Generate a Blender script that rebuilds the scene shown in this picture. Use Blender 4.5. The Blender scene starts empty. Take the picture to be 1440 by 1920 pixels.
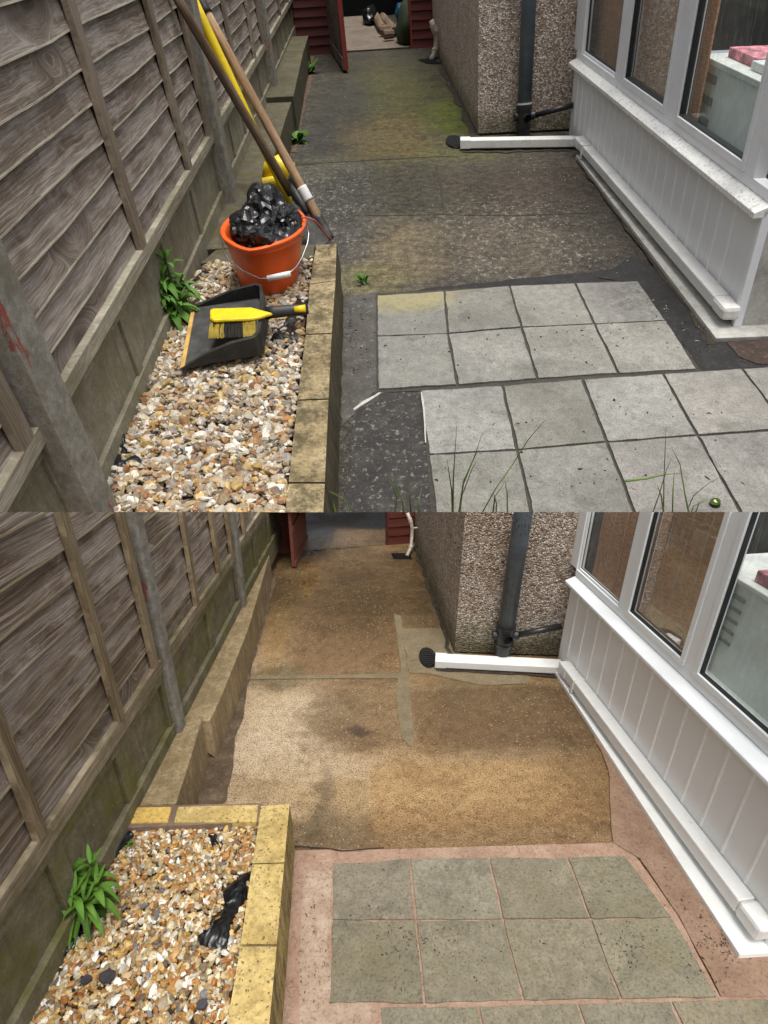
import bpy, bmesh, math, random
from mathutils import Vector, Matrix, noise
R = math.radians
scene = bpy.context.scene
COL = scene.collection
V3 = Vector

# ------------------------------------------------------------------ camera
F = 1120.0; CX, CY = 720.0, 960.0; H = 1.6; SUP = 2.1     # focal in photo pixels, eye height, size of the upper yard

def ray(px, py): return V3(((px-CX)/F, (CY-py)/F, -1.0))

class Yard:
    """A yard seen by the camera: its level ground, its depth direction and its plumb direction."""
    def __init__(s, D, slope, P, name):
        s.name = name
        s.Y = ray(*D).normalized(); h = V3((1, slope, 0)); s.Z = h.cross(s.Y).normalized(); s.X = s.Y.cross(s.Z)
        s.R = Matrix((s.X, s.Y, s.Z)); U = s.R @ (-ray(*P)); s.U = U/U.z
        s.E = V3((0, 0, H)); s.things = []
    def d(s, px, py): return s.R @ ray(px, py)
    def G(s, px, py, h=0.0):
        d = s.d(px, py); return s.E + d*((h-H)/d.z)
    def Q(s, px, py, y):                                   # on the upright plane at depth y
        d = s.d(px, py); return s.E + d*(y/d.y)
class Wall:
    """Upright plane through two ground points; s runs along it, t up it, n out of it."""
    def __init__(w, y, p, q):
        w.y = y; w.p = p; w.s = (q-p).normalized(); w.L = (q-p).length; w.n = V3((w.s.y, -w.s.x, 0)).normalized()
    def pt(w, s, t, n=0.0): return w.p + w.s*s + w.y.U*t + w.n*n
    def at(w, px, py, n=0.0):
        d = w.y.d(px, py); A = Matrix((w.s, w.y.U, -d)).transposed()
        r = A.inverted() @ (w.y.E - w.p - w.n*n); return r.x, r.y
def wall_h(y, a, b, h=0.0):
    return Wall(y, y.G(*a, h)-y.U*h, y.G(*b, h)-y.U*h)

UP = Yard((690, -200), .052, (880, 2445), 'up')
LO = Yard((655, 600), .012, (708, 3090), 'lo')
CAM = V3((0, 0, H))
Rl = LO.R; M_up = Rl @ UP.R.transposed()
def world(y, p):
    if y is LO: return V3(p)
    return CAM + (M_up @ (V3(p) - UP.E))*SUP
SEAM_N = (Rl @ V3((0, 1, 0))).normalized()                # the plane through the eye in which the two yards meet

cd = bpy.data.cameras.new('camera'); co = bpy.data.objects.new('camera', cd); COL.objects.link(co)
co.matrix_world = Matrix.Translation(CAM) @ Rl.to_4x4()
cd.sensor_fit = 'VERTICAL'; cd.sensor_height = 24; cd.sensor_width = 18; cd.lens = 24*F/1920
cd.clip_start = .02; cd.clip_end = 500
scene.camera = co
scene.render.resolution_x = 768; scene.render.resolution_y = 1024

# ------------------------------------------------------------------ daylight (overcast)
SUN_EL, SUN_AZ = 66, 176
w = bpy.data.worlds.new('World'); scene.world = w; w.use_nodes = True
nt = w.node_tree; nt.nodes.clear()
sky = nt.nodes.new('ShaderNodeTexSky'); sky.sky_type = 'NISHITA'; sky.sun_disc = False
sky.sun_elevation = R(SUN_EL); sky.sun_rotation = R(SUN_AZ); sky.dust_density = 4; sky.air_density = 1.0; sky.ozone_density = 1
bg = nt.nodes.new('ShaderNodeBackground'); bg.inputs[1].default_value = .125
hs = nt.nodes.new('ShaderNodeHueSaturation'); hs.inputs['Saturation'].default_value = .25
out = nt.nodes.new('ShaderNodeOutputWorld')
nt.links.new(sky.outputs[0], hs.inputs['Color']); nt.links.new(hs.outputs[0], bg.inputs[0]); nt.links.new(bg.outputs[0], out.inputs[0])
sl = bpy.data.lights.new('sun', 'SUN'); sl.energy = 2.1; sl.angle = R(26); sl.color = (1, .96, .90)
so = bpy.data.objects.new('sun', sl); COL.objects.link(so)
dirv = V3((math.sin(R(SUN_AZ))*math.cos(R(SUN_EL)), math.cos(R(SUN_AZ))*math.cos(R(SUN_EL)), math.sin(R(SUN_EL))))
so.rotation_euler = dirv.to_track_quat('Z', 'Y').to_euler()
scene.view_settings.view_transform = 'Standard'; scene.view_settings.look = 'None'
scene.view_settings.exposure = 0.45; scene.view_settings.gamma = 1

# ------------------------------------------------------------------ shader helpers
class N:
    def __init__(s, name):
        s.m = bpy.data.materials.new(name); s.m.use_nodes = True; s.t = s.m.node_tree; s.t.nodes.clear()
        s.out = s.t.nodes.new('ShaderNodeOutputMaterial'); s.pc = s.attr('pc'); s._bump = None
    def new(s, k): return s.t.nodes.new(k)
    def set(s, sock, v):
        if isinstance(v, bpy.types.NodeSocket): s.t.links.new(v, sock)
        elif isinstance(v, (tuple, list)) and len(v) == 3 and sock.type == 'RGBA': sock.default_value = (*v, 1)
        else: sock.default_value = v
    def attr(s, n, f=False):
        a = s.new('ShaderNodeAttribute'); a.attribute_name = n; return a.outputs['Color' if n == 'vc' else 'Vector']
    def sc(s, k, v=None):                                   # scale / stretch coordinates
        m = s.new('ShaderNodeMapping'); s.set(m.inputs['Vector'], v or s.pc); m.inputs['Scale'].default_value = k; return m.outputs[0]
    def noise(s, scale, det=6, rough=.6, vec=None, dist=0, col=False):
        n = s.new('ShaderNodeTexNoise'); s.set(n.inputs['Vector'], vec or s.pc)
        n.inputs['Scale'].default_value = scale; n.inputs['Detail'].default_value = det
        n.inputs['Roughness'].default_value = rough; n.inputs['Distortion'].default_value = dist
        return n.outputs['Color' if col else 'Fac']
    def vor(s, scale, vec=None, feat='F1', out='Distance', rnd=1):
        n = s.new('ShaderNodeTexVoronoi'); n.feature = feat; s.set(n.inputs['Vector'], vec or s.pc)
        n.inputs['Scale'].default_value = scale; n.inputs['Randomness'].default_value = rnd
        return n.outputs[out]
    def ramp(s, f, st, interp='LINEAR'):
        r = s.new('ShaderNodeValToRGB'); s.set(r.inputs[0], f); e = r.color_ramp.elements; r.color_ramp.interpolation = interp
        while len(e) > 1: e.remove(e[-1])
        for i, (p, c) in enumerate(st):
            if i == 0: x = e[0]; x.position = p
            else: x = e.new(p)
            x.color = (c, c, c, 1) if isinstance(c, (int, float)) else (*c, 1)
        return r.outputs[0]
    def mr(s, f, a, b, c=0, d=1, sm=True):
        n = s.new('ShaderNodeMapRange'); s.set(n.inputs[0], f); n.clamp = True
        if sm: n.interpolation_type = 'SMOOTHSTEP'
        for i, v in zip((1, 2, 3, 4), (a, b, c, d)): n.inputs[i].default_value = v
        return n.outputs[0]
    def mix(s, f, a, b, mode='MIX'):
        n = s.new('ShaderNodeMix'); n.data_type = 'RGBA'; n.blend_type = mode
        s.set(n.inputs[0], f); s.set(n.inputs[6], a); s.set(n.inputs[7], b); return n.outputs[2]
    def ma(s, op, a, b=0.0, c=0.0):
        n = s.new('ShaderNodeMath'); n.operation = op; s.set(n.inputs[0], a); s.set(n.inputs[1], b); s.set(n.inputs[2], c); return n.outputs[0]
    def vadd(s, a, b, k=1.0):
        n = s.new('ShaderNodeVectorMath'); n.operation = 'MULTIPLY_ADD'; s.set(n.inputs[0], b)
        n.inputs[1].default_value = (k, k, k); s.set(n.inputs[2], a); return n.outputs[0]
    def xyz(s, v=None):
        n = s.new('ShaderNodeSeparateXYZ'); s.set(n.inputs[0], v or s.pc); return n.outputs
    def blob(s, v, c, r, soft=.5):                          # stain with a shape of its own
        x, y, _ = s.xyz(v)
        dx = s.ma('DIVIDE', s.ma('SUBTRACT', x, c[0]), r[0]); dy = s.ma('DIVIDE', s.ma('SUBTRACT', y, c[1]), r[1])
        q = s.ma('SQRT', s.ma('ADD', s.ma('MULTIPLY', dx, dx), s.ma('MULTIPLY', dy, dy)))
        return s.mr(q, 1-soft, 1+soft, 1, 0)
    def rect(s, v, x0, x1, y0, y1, e=.012):                  # a bay of concrete with its own colour
        x, y, _ = s.xyz(v); f = lambda q, a: s.mr(q, a-e, a+e)
        return s.ma('MULTIPLY', s.ma('MULTIPLY', f(x, x0), s.ma('SUBTRACT', 1, f(x, x1))), s.ma('MULTIPLY', f(y, y0), s.ma('SUBTRACT', 1, f(y, y1))))
    def warp(s, scale=6, k=.15, vec=None):
        c = s.noise(scale, 3, .6, vec=vec, col=True)
        n = s.new('ShaderNodeVectorMath'); n.operation = 'SUBTRACT'; s.set(n.inputs[0], c); n.inputs[1].default_value = (.5, .5, .5)
        return s.vadd(vec or s.pc, n.outputs[0], k)
    def bump(s, h, dist=.01, strength=1.0):
        b = s.new('ShaderNodeBump'); b.inputs['Distance'].default_value = dist; b.inputs['Strength'].default_value = strength
        s.set(b.inputs['Height'], h)
        if s._bump: s.t.links.new(s._bump, b.inputs['Normal'])
        s._bump = b.outputs[0]
    def done(s, col, rough=.8, spec=.3, metal=0, sheen=None, coat=0):
        b = s.new('ShaderNodeBsdfPrincipled'); s.set(b.inputs['Base Color'], col); s.set(b.inputs['Roughness'], rough)
        s.set(b.inputs['Specular IOR Level'], spec); s.set(b.inputs['Metallic'], metal); b.inputs['Coat Weight'].default_value = coat
        if s._bump: s.t.links.new(s._bump, b.inputs['Normal'])
        s.t.links.new(b.outputs[0], s.out.inputs[0]); return s.m

def srgb(r, g, b):
    f = lambda c: (c/255/12.92) if c/255 <= .04045 else ((c/255+.055)/1.055)**2.4
    return (f(r), f(g), f(b))

def wood(name, axis, dark, mid, light, green=0.0, gcol=(.10, .12, .05), pale=None, glo=(0, .3)):
    n = N(name); ax = lambda a, b, c=6: (a, b, c) if axis == 's' else (b, a, c)
    wv = n.warp(1.6, .045); wv2 = n.warp(8, .006, wv)
    # knots: grain lines bend round scattered eyes
    kv = n.sc(ax(1.25, 3.1, 1.7), n.warp(3, .10)); kd = n.vor(1.0, kv); near = n.mr(kd, .04, .26, 1, 0)
    # near an eye the grain follows its contours instead of the board
    px_, py_, pz_ = n.xyz(wv2); nr2 = n.ma('POWER', n.mr(kd, .03, .27, 1, 0), 1.3); al_, ac_ = (px_, py_) if axis == 's' else (py_, px_)
    ac2 = n.ma('ADD', n.ma('MULTIPLY', ac_, n.ma('SUBTRACT', 1, nr2)), n.ma('MULTIPLY', n.ma('MULTIPLY', kd, .32), nr2))
    cb_ = n.new('ShaderNodeCombineXYZ'); n.set(cb_.inputs[0 if axis == 's' else 1], al_); n.set(cb_.inputs[1 if axis == 's' else 0], ac2); n.set(cb_.inputs[2], pz_); wv2 = cb_.outputs[0]
    g = n.noise(1.0, 8, .72, vec=n.sc(ax(1.8, 70, 9), wv2)); fine = n.noise(1.0, 5, .7, vec=n.sc(ax(9, 230, 9), wv2))
    band = n.noise(1.0, 3, .55, vec=n.sc(ax(1.2, 13, 4), wv)); big = n.noise(1.0, 4, .6, vec=n.sc(ax(1.9, 4.2, 1.5), n.warp(2, .15)))
    ring = n.ma('MULTIPLY', n.mr(n.ma('SINE', n.ma('ADD', n.ma('MULTIPLY', kd, 62), n.ma('MULTIPLY', g, 5))), -.2, 1), near)
    c = n.ramp(g, [(.36, dark), (.5, mid), (.64, light)])
    c = n.mix(n.mr(band, .44, .62, 0, .4), c, n.ramp(g, [(.4, dark), (.62, mid)]))
    c = n.mix(n.mr(n.noise(4, 5, .7, vec=n.sc(ax(1, 1.8, 1.5), n.warp(4, .2))), .5, .64, 0, .65), c, light); c = n.mix(n.mr(big, .44, .60, 0, .75), c, n.ramp(g, [(.3, mid), (.55, light)]))
    c = n.mix(n.mr(fine, .40, .60, .5, 0), c, tuple(x*.7 for x in dark)); c = n.mix(n.mr(fine, .56, .7, 0, .35), c, light)
    c = n.mix(n.ma('MULTIPLY', ring, .15), c, dark)
    c = n.mix(n.mr(kd, .03, .085, .85, 0), c, tuple(x*.45 for x in dark))
    sp = n.vor(60, n.warp(30, .02)); c = n.mix(n.mr(sp, .03, .1, .35, 0), c, tuple(min(1, x*1.5) for x in light))
    if green:
        x, y, z = n.xyz()
        gm = n.ma('MULTIPLY', n.mr(y, glo[0], glo[1], 1, .12), n.mr(n.noise(7, 5, .7), .4, .62, 0, green))
        c = n.mix(gm, c, gcol)
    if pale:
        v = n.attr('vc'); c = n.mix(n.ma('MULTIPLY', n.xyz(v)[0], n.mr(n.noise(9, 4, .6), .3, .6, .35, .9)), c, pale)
    n.bump(n.ma('ADD', g, n.ma('ADD', n.ma('MULTIPLY', ring, .3), n.ma('MULTIPLY', fine, .4))), .007, .9)
    return n.done(c, .8, .2)

def concrete(name, a, b, c_, stain=(.05, .045, .035), green=0, gcol=(.09, .10, .035), spk=.5, scale=1.0, red=False, streak=False):
    n = N(name); big = n.noise(2.5*scale, 6, .7); med = n.noise(14*scale, 6, .75); fine = n.noise(120*scale, 4, .7)
    c = n.ramp(med, [(.3, a), (.52, b), (.72, c_)])
    c = n.mix(n.mr(big, .45, .7, 0, .7), c, stain)
    c = n.mix(n.mr(fine, .35, .65, .35, 0), c, tuple(x*.35 for x in b))
    if green: c = n.mix(n.mr(n.noise(4*scale, 6, .7, vec=n.sc((1, 1.3, 1))), .42, .62, 0, green), c, gcol)
    if streak: c = n.mix(n.mr(n.noise(1, 5, .7, vec=n.sc((26, 3, 20))), .5, .68, 0, .55), c, stain)
    sp = n.vor(46*scale, n.warp(20, .03)); pick = n.noise(5*scale, 3, .6)
    c = n.mix(n.ma('MULTIPLY', n.mr(sp, .05, .17, 1, 0), n.mr(pick, .52, .66, 0, spk)), c, (.62, .58, .5))
    if red:
        w_ = n.warp(9, .1, n.sc((6, 2.2, 4))); c = n.mix(n.mr(n.noise(1.3, 5, .8, vec=w_), .60, .66, 0, .8), c, (.26, .05, .035))
    n.bump(med, .008, .6); n.bump(fine, .003, .7)
    return n.done(c, .85, .25)

M = {}
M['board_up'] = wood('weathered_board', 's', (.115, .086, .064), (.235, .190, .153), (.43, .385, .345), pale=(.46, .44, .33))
M['batten_up'] = wood('weathered_batten', 't', (.13, .095, .066), (.235, .185, .135), (.34, .285, .22))
M['rail_up'] = wood('weathered_rail', 's', (.19, .165, .12), (.32, .285, .22), (.45, .41, .33), green=.5, gcol=(.17, .17, .09), glo=(.5, .9))
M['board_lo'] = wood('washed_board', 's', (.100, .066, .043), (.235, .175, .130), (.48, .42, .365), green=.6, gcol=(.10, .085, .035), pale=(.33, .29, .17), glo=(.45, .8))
M['batten_lo'] = wood('washed_batten', 't', (.14, .095, .055), (.27, .20, .12), (.42, .34, .22))
M['rail_lo'] = wood('washed_rail', 's', (.15, .11, .07), (.29, .235, .16), (.43, .36, .26), green=.7, gcol=(.13, .12, .05), glo=(.5, .9))
M['post'] = concrete('cast_concrete_post', (.17, .155, .125), (.29, .275, .235), (.42, .40, .35), (.15, .13, .095), spk=.3, scale=2, red=True)
M['gboard_up'] = concrete('cast_gravel_board', (.19, .17, .125), (.28, .255, .19), (.38, .345, .27), (.15, .135, .085), green=.35, gcol=(.15, .145, .06), spk=.8, streak=True)
M['gboard_lo'] = concrete('damp_gravel_board', (.12, .105, .065), (.22, .19, .125), (.34, .30, .22), (.09, .08, .045), green=.75, gcol=(.13, .13, .028), spk=.8, streak=True)
M['ledge_up'] = concrete('mossy_concrete_ledge', (.07, .062, .042), (.12, .105, .072), (.20, .18, .13), (.05, .048, .028), green=.6, gcol=(.075, .072, .025), spk=.4)
M['ledge_lo'] = concrete('washed_concrete_ledge', (.24, .17, .09), (.33, .24, .135), (.42, .32, .19), (.20, .145, .075), green=.2, gcol=(.12, .10, .04), spk=.3)

def kerb_mat(name, base, light, dirt, amt, dots=0):
    n = N(name); x, y, z = n.xyz(); w_ = n.warp(9, .08)
    med = n.noise(11, 7, .75, vec=w_); fine = n.noise(70, 5, .75); c = n.ramp(med, [(.32, base), (.6, light)])
    c = n.mix(n.mr(n.noise(7, 7, .85), .43, .60, 0, amt), c, dirt); c = n.mix(n.mr(n.noise(2.2, 5, .8), .5, .6, 0, .5), c, n.mix(1, c, (.6, .55, .45), 'MULTIPLY'))
    c = n.mix(n.mr(fine, .3, .56, .75, 0), c, tuple(k*.45 for k in base))
    # stain running down the side faces (vc.x marks them)
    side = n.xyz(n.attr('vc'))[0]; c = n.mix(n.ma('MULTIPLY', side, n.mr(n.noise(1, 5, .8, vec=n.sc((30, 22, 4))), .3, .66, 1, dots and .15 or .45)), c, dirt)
    if dots: c = n.mix(n.mr(n.vor(75, n.warp(40, .02)), .1, .26, dots, 0), c, (.035, .028, .015))
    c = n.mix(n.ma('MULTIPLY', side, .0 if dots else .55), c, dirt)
    n.bump(med, .006, .6); n.bump(fine, .004, .8)
    return n.done(c, .85, .25)
M['kerb_up'] = kerb_mat('stained_walling_block', (.20, .155, .085), (.42, .335, .19), (.050, .042, .024), .8, .0)
M['kerb_lo'] = kerb_mat('clean_yellow_block', (.50, .36, .12), (.66, .50, .21), (.13, .10, .045), .32, .8)
M['brick_lo'] = kerb_mat('orange_yellow_brick', (.62, .40, .10), (.72, .50, .15), (.2, .13, .04), .12, .6)
M['ledge_lo'] = kerb_mat('speckled_sandy_ledge', (.34, .245, .135), (.47, .36, .215), (.19, .145, .075), .4, .5)
M['mortar_lo'] = concrete('brown_mortar', (.18, .12, .08), (.25, .17, .12), (.32, .23, .17), spk=.1)

# ground sheets
def ground_up():
    n = N('mossy_wet_concrete'); w_ = n.warp(3.5, .35); w2 = n.warp(9, .12, w_)
    med = n.noise(17, 8, .85); fine = n.noise(110, 5, .85); big = n.noise(1.3, 6, .7)
    c = n.ramp(med, [(.36, (.018, .015, .012)), (.5, (.058, .050, .039)), (.62, (.155, .138, .112))])
    g = lambda px, py: UP.G(px, py).xy
    for (px, py), r, col, k, so_ in [((740, 190), (.7, 2.6), (.062, .060, .014), .9, .7), ((860, 225), (.22, 1.1), (.10, .105, .022), .8, .5),
            ((640, 230), (.35, 2.3), (.032, .032, .030), .75, .5), ((735, 255), (.42, .8), (.085, .070, .035), .6, .4),
            ((590, 320), (.35, .35), (.095, .088, .045), .55, .5), ((600, 390), (.4, 1.0), (.062, .060, .054), .6, .5), ((900, 285), (.5, .22), (.085, .082, .028), .75, .5),
            ((760, 470), (.22, .5), (.16, .13, .075), .65, .6), ((960, 460), (.55, .5), (.105, .088, .064), .5, .6), ((1040, 330), (.6, .9), (.055, .044, .033), .6, .5),
            ((1150, 470), (.28, 1.2), (.038, .033, .027), .75, .5), ((680, 525), (.22, .22), (.19, .165, .07), .55, .5), ((900, 330), (.9, .4), (.06, .052, .04), .4, .5)]:
        m = n.ma('MULTIPLY', n.blob(w_, g(px, py), r, so_), k)
        det = n.mix(1.0, col, n.ramp(med, [(.36, .45), (.5, 1.05), (.62, 1.9)]), 'MULTIPLY'); c = n.mix(m, c, det)
    gx = lambda px, py: UP.G(px, py)
    wb = n.warp(13, .09, n.warp(3, .2))
    for (a, b_), col, k in [((gx(600, 405), gx(822, 308)), (.55, .56, .6), .7), ((gx(838, 405), gx(1100, 310)), (.72, .6, .5), .75), ((gx(690, 520), gx(1130, 408)), (1.2, 1.1, .95), .45),
            ((gx(620, 300), gx(790, 212)), (1.35, 1.15, .75), .7), ((gx(796, 250), gx(890, 190)), (1.1, 1.35, .55), .8)]:
        c = n.mix(n.ma('MULTIPLY', n.rect(wb, a.x, b_.x, a.y, b_.y, .06), k*.8), c, n.mix(1, c, col, 'MULTIPLY'))
    # far end in front of the shed is dark and damp
    c = n.mix(n.mr(n.xyz(w_)[1], 8.8, 10.6, 0, .45), c, (.032, .029, .02))
    gr = n.noise(3.0, 8, .82, vec=n.warp(4, .2)); c = n.mix(n.mr(gr, .50, .57, 0, .6), c, n.mix(1, c, (.42, .40, .38), 'MULTIPLY'))
    # pale lichen flecks, thicker in two drifts
    lm = n.ma('MAXIMUM', n.blob(w_, g(960, 440), (.62, .75), .5), n.blob(w_, g(610, 410), (.38, 1.3), .6)); lm = n.ma('MULTIPLY', n.mr(lm, 0, 1, .04, 1), n.mr(n.noise(4, 6, .8), .40, .56, .15, 1))
    fl = n.ma('MULTIPLY', n.mr(n.noise(30, 7, .85, vec=n.sc((1, .62, 1))), .54, .58), lm); c = n.mix(n.ma('MULTIPLY', fl, .85), c, (.36, .34, .29))
    sp = n.vor(36, n.warp(20, .05)); c = n.mix(n.ma('MULTIPLY', n.mr(sp, .05, .12, 1, 0), n.mr(n.noise(6, 2), .46, .52)), c, (.5, .47, .38))
    sp2 = n.vor(95); c = n.mix(n.mr(sp2, .1, .28, .6, 0), c, (.26, .22, .16))
    c = n.mix(n.mr(fine, .36, .52, .85, 0), c, (.012, .010, .008))
    n.bump(med, .012, .7); n.bump(fine, .010, 1.0)
    return n.done(c, n.mr(big, .3, .7, .6, .9), .3)
M['ground_up'] = ground_up()

def ground_lo():
    n = N('washed_golden_concrete'); w_ = n.warp(4.5, .2); w2 = n.warp(14, .07, w_)
    med = n.noise(26, 8, .85); fine = n.noise(190, 5, .85); big = n.noise(2.5, 6, .7)
    c = n.ramp(med, [(.30, (.18, .102, .042)), (.5, (.36, .225, .105)), (.72, (.55, .39, .22))])
    g = lambda px, py: LO.G(px, py).xy
    for (px, py), r, col, k, so_ in [((520, 1390), (.24, .42), (.74, .58, .39), .95, .5), ((470, 1290), (.2, .3), (.64, .48, .30), .75, .5), ((720, 1330), (.2, .32), (.32, .22, .12), .6, .35),
            ((630, 1330), (.12, .2), (.24, .17, .09), .6, .4), ((940, 1350), (.28, .38), (.27, .18, .095), .8, .3), ((760, 1470), (.62, .16), (.60, .42, .22), .75, .5),
            ((640, 1215), (.25, .33), (.31, .205, .11), .7, .25), ((690, 1110), (.4, .6), (.135, .085, .032), .75, .5), ((820, 1200), (.14, .5), (.15, .105, .05), .6, .5), ((540, 1130), (.1, .5), (.26, .18, .07), .7, .5),
            ((520, 1265), (.14, .12), (.13, .11, .045), .7, .5), ((500, 1110), (.2, .22), (.12, .07, .02), .6, .5), ((680, 1367), (.05, .035), (.10, .07, .05), .8, .4), ((600, 1440), (.2, .07), (.66, .50, .32), .7, .5),
            ((930, 1290), (.3, .08), (.23, .16, .075), .6, .5), ((1085, 1400), (.14, .35), (.27, .18, .09), .6, .5), ((620, 1570), (.13, .12), (.22, .165, .095), .7, .5), ((600, 1515), (.03, .18), (.16, .12, .065), .6, .6)]:
        m = n.ma('MULTIPLY', n.blob(w2, g(px, py), r, so_), k)
        det = n.mix(1.0, col, n.ramp(med, [(.30, .62), (.5, 1.02), (.7, 1.4)]), 'MULTIPLY'); c = n.mix(m, c, det)
    gx = lambda px, py: LO.G(px, py); wb = n.warp(18, .045, n.warp(5, .06))
    for (a, b_), col, k in [((gx(552, 1262), gx(740, 1158)), (.80, .74, .68), .85), ((gx(786, 1412), gx(1110, 1283)), (.66, .62, .58), .9), ((gx(560, 1410), gx(690, 1365)), (.72, .68, .66), .8),
            ((gx(700, 1560), gx(1140, 1415)), (1.12, 1.0, .82), .7), ((gx(600, 1158), gx(800, 1108)), (.62, .58, .52), .7), ((gx(480, 1262), gx(552, 1120)), (1.2, 1.1, .9), .6), ((gx(755, 1262), gx(850, 1180)), (.8, .84, .8), .6)]:
        c = n.mix(n.ma('MULTIPLY', n.rect(wb, a.x, b_.x, a.y, b_.y, .02), k*.85), c, n.mix(1, c, col, 'MULTIPLY'))
    c = n.mix(n.mr(n.noise(3.2, 8, .8, vec=n.warp(5, .12)), .50, .58, 0, .5), c, n.mix(1, c, (.58, .50, .42), 'MULTIPLY')); c = n.mix(n.mr(n.noise(7, 6, .8), .54, .66, 0, .55), c, n.mix(1, c, (.55, .5, .45), 'MULTIPLY'))
    wet = n.ma('MULTIPLY', n.mr(n.xyz(w_)[1], 2.55, 3.5), n.mr(n.noise(3.0, 4, .6), .35, .6, .5, 1))
    c = n.mix(n.ma('MULTIPLY', wet, .8), c, n.mix(n.mr(med, .35, .65), (.022, .012, .004), (.105, .060, .020)))
    pud = n.ma('MAXIMUM', n.blob(w_, g(583, 1065), (.065, .5), .45), n.ma('MULTIPLY', n.blob(w_, g(620, 1010), (.25, .25), .5), .7))
    agg = n.vor(60, n.warp(30, .02)); ap = n.noise(3.2, 3, .6)
    c = n.mix(n.ma('MULTIPLY', n.mr(agg, .1, .25, 1, 0), n.mr(ap, .40, .54, .4, .9)), c, (.58, .45, .27))
    c = n.mix(n.ma('MULTIPLY', n.mr(n.vor(85, n.warp(25, .03)), .12, .26, 1, 0), .8), c, (.06, .038, .018))
    c = n.mix(n.mr(fine, .38, .54, .9, 0), c, (.06, .036, .015))
    n.bump(n.ma('MULTIPLY', med, n.ma('SUBTRACT', 1, pud)), .006, .6); n.bump(n.ma('MULTIPLY', fine, n.ma('SUBTRACT', 1, pud)), .007, 1.0)
    rg = n.ma('SUBTRACT', n.ma('SUBTRACT', .8, n.ma('MULTIPLY', wet, .38)), n.ma('MULTIPLY', pud, .34))
    return n.done(c, rg, .4)
M['ground_lo'] = ground_lo()

def slab_mat(name, a, b, c_, stain, grit, warm=None, lich=False):
    n = N(name); med = n.noise(26, 8, .85); fine = n.noise(130, 5, .85); big = n.noise(2.2, 5, .7)
    ln = n.noise(1, 5, .7, vec=n.sc((90, 22, 9), n.warp(14, .1)))
    c = n.ramp(med, [(.3, a), (.5, b), (.7, c_)]); c = n.mix(n.mr(big, .42, .66, 0, .7), c, stain); c = n.mix(n.mr(n.noise(6, 7, .8, vec=n.warp(4, .2)), .5, .64, 0, .55), c, tuple(k*.7 for k in stain))
    if warm: c = n.mix(n.mr(n.noise(4.5, 5, .7), .5, .7, 0, .6), c, warm)
    c = n.mix(n.mr(fine, .3, .52, grit, 0), c, tuple(k*.3 for k in a)); c = n.mix(n.mr(fine, .55, .75, 0, .4), c, tuple(min(1, k*1.35) for k in c_))
    c = n.mix(n.mr(ln, .60, .70, 0, .5), c, tuple(k*.5 for k in a))
    c = n.mix(n.ma('MULTIPLY', n.mr(n.noise(22, 5, .8, vec=n.sc((1, .5, 1), n.warp(8, .1))), .66, .7), .6), c, (.05, .045, .035))
    v = n.attr('vc'); c = n.mix(1, c, v, 'MULTIPLY')
    if lich:
        w_ = n.warp(7, .12); lm = n.ma('MAXIMUM', n.blob(w_, UP.G(765, 560).xy, (.26, .17), .5), n.ma('MULTIPLY', n.blob(w_, UP.G(1230, 560).xy, (.16, .3), .5), 0))
        c = n.mix(n.ma('MULTIPLY', lm, n.mr(med, .38, .6, .35, .95)), c, (.30, .26, .12))
        dk = n.blob(w_, UP.G(1185, 560).xy, (.2, .22), .6); c = n.mix(n.ma('MULTIPLY', dk, n.mr(med, .35, .6, .8, .25)), c, (.09, .085, .075))
    n.bump(fine, .004, .8); n.bump(med, .004, .4)
    return n.done(c, .85, .3)
M['slab_up'] = slab_mat('dry_grey_slab', (.17, .165, .148), (.27, .265, .24), (.37, .36, .33), (.17, .165, .148), .85, lich=True)
M['slab_lo'] = slab_mat('damp_olive_slab', (.19, .168, .118), (.28, .248, .178), (.37, .335, .25), (.19, .17, .125), .85, (.235, .205, .12))

def sheet(name, a, b, c_, speck, samt, red=None, rough=.8):
    n = N(name); med = n.noise(10, 8, .8); fine = n.noise(110, 5, .8)
    c = n.ramp(med, [(.3, a), (.5, b), (.72, c_)])
    if red: c = n.mix(n.mr(n.noise(2.6, 5, .7), .5, .66, 0, .7), c, red)
    c = n.mix(n.ma('MULTIPLY', n.mr(n.noise(38, 5, .8), .56, .64), samt), c, speck)
    c = n.mix(n.mr(n.vor(42, n.warp(20, .05)), .04, .1, samt, 0), c, speck)
    c = n.mix(n.mr(fine, .32, .5, .6, 0), c, tuple(k*.3 for k in a))
    n.bump(med, .008, .6); n.bump(fine, .004, .8)
    return n.done(c, rough, .3)
M['tar'] = sheet('dark_tarmac', (.013, .012, .012), (.021, .020, .020), (.036, .034, .032), (.3, .27, .24), .10, rough=.7)
M['tar_speck'] = sheet('speckled_tarmac', (.022, .020, .019), (.036, .033, .031), (.075, .068, .06), (.3, .27, .23), .65)
M['tar_grey'] = sheet('worn_grey_screed', (.045, .042, .037), (.075, .070, .062), (.13, .12, .105), (.32, .3, .25), .4)
M['tar_red'] = sheet('rusty_tarmac', (.03, .022, .018), (.05, .034, .027), (.10, .065, .05), (.35, .25, .2), .35, red=(.09, .04, .025))
M['lichen'] = sheet('yellow_lichen_screed', (.12, .105, .06), (.20, .175, .10), (.30, .265, .15), (.45, .4, .25), .4)
M['joint_up'] = sheet('dark_joint', (.035, .032, .026), (.05, .046, .038), (.08, .07, .06), (.2, .2, .17), .1)
M['pink'] = sheet('pink_mortar_bed', (.26, .155, .105), (.37, .24, .17), (.48, .345, .26), (.55, .45, .36), .35)
M['pink2'] = sheet('brown_pink_screed', (.20, .12, .078), (.28, .18, .122), (.37, .26, .185), (.09, .055, .035), .45, red=(.37, .19, .09))
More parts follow.
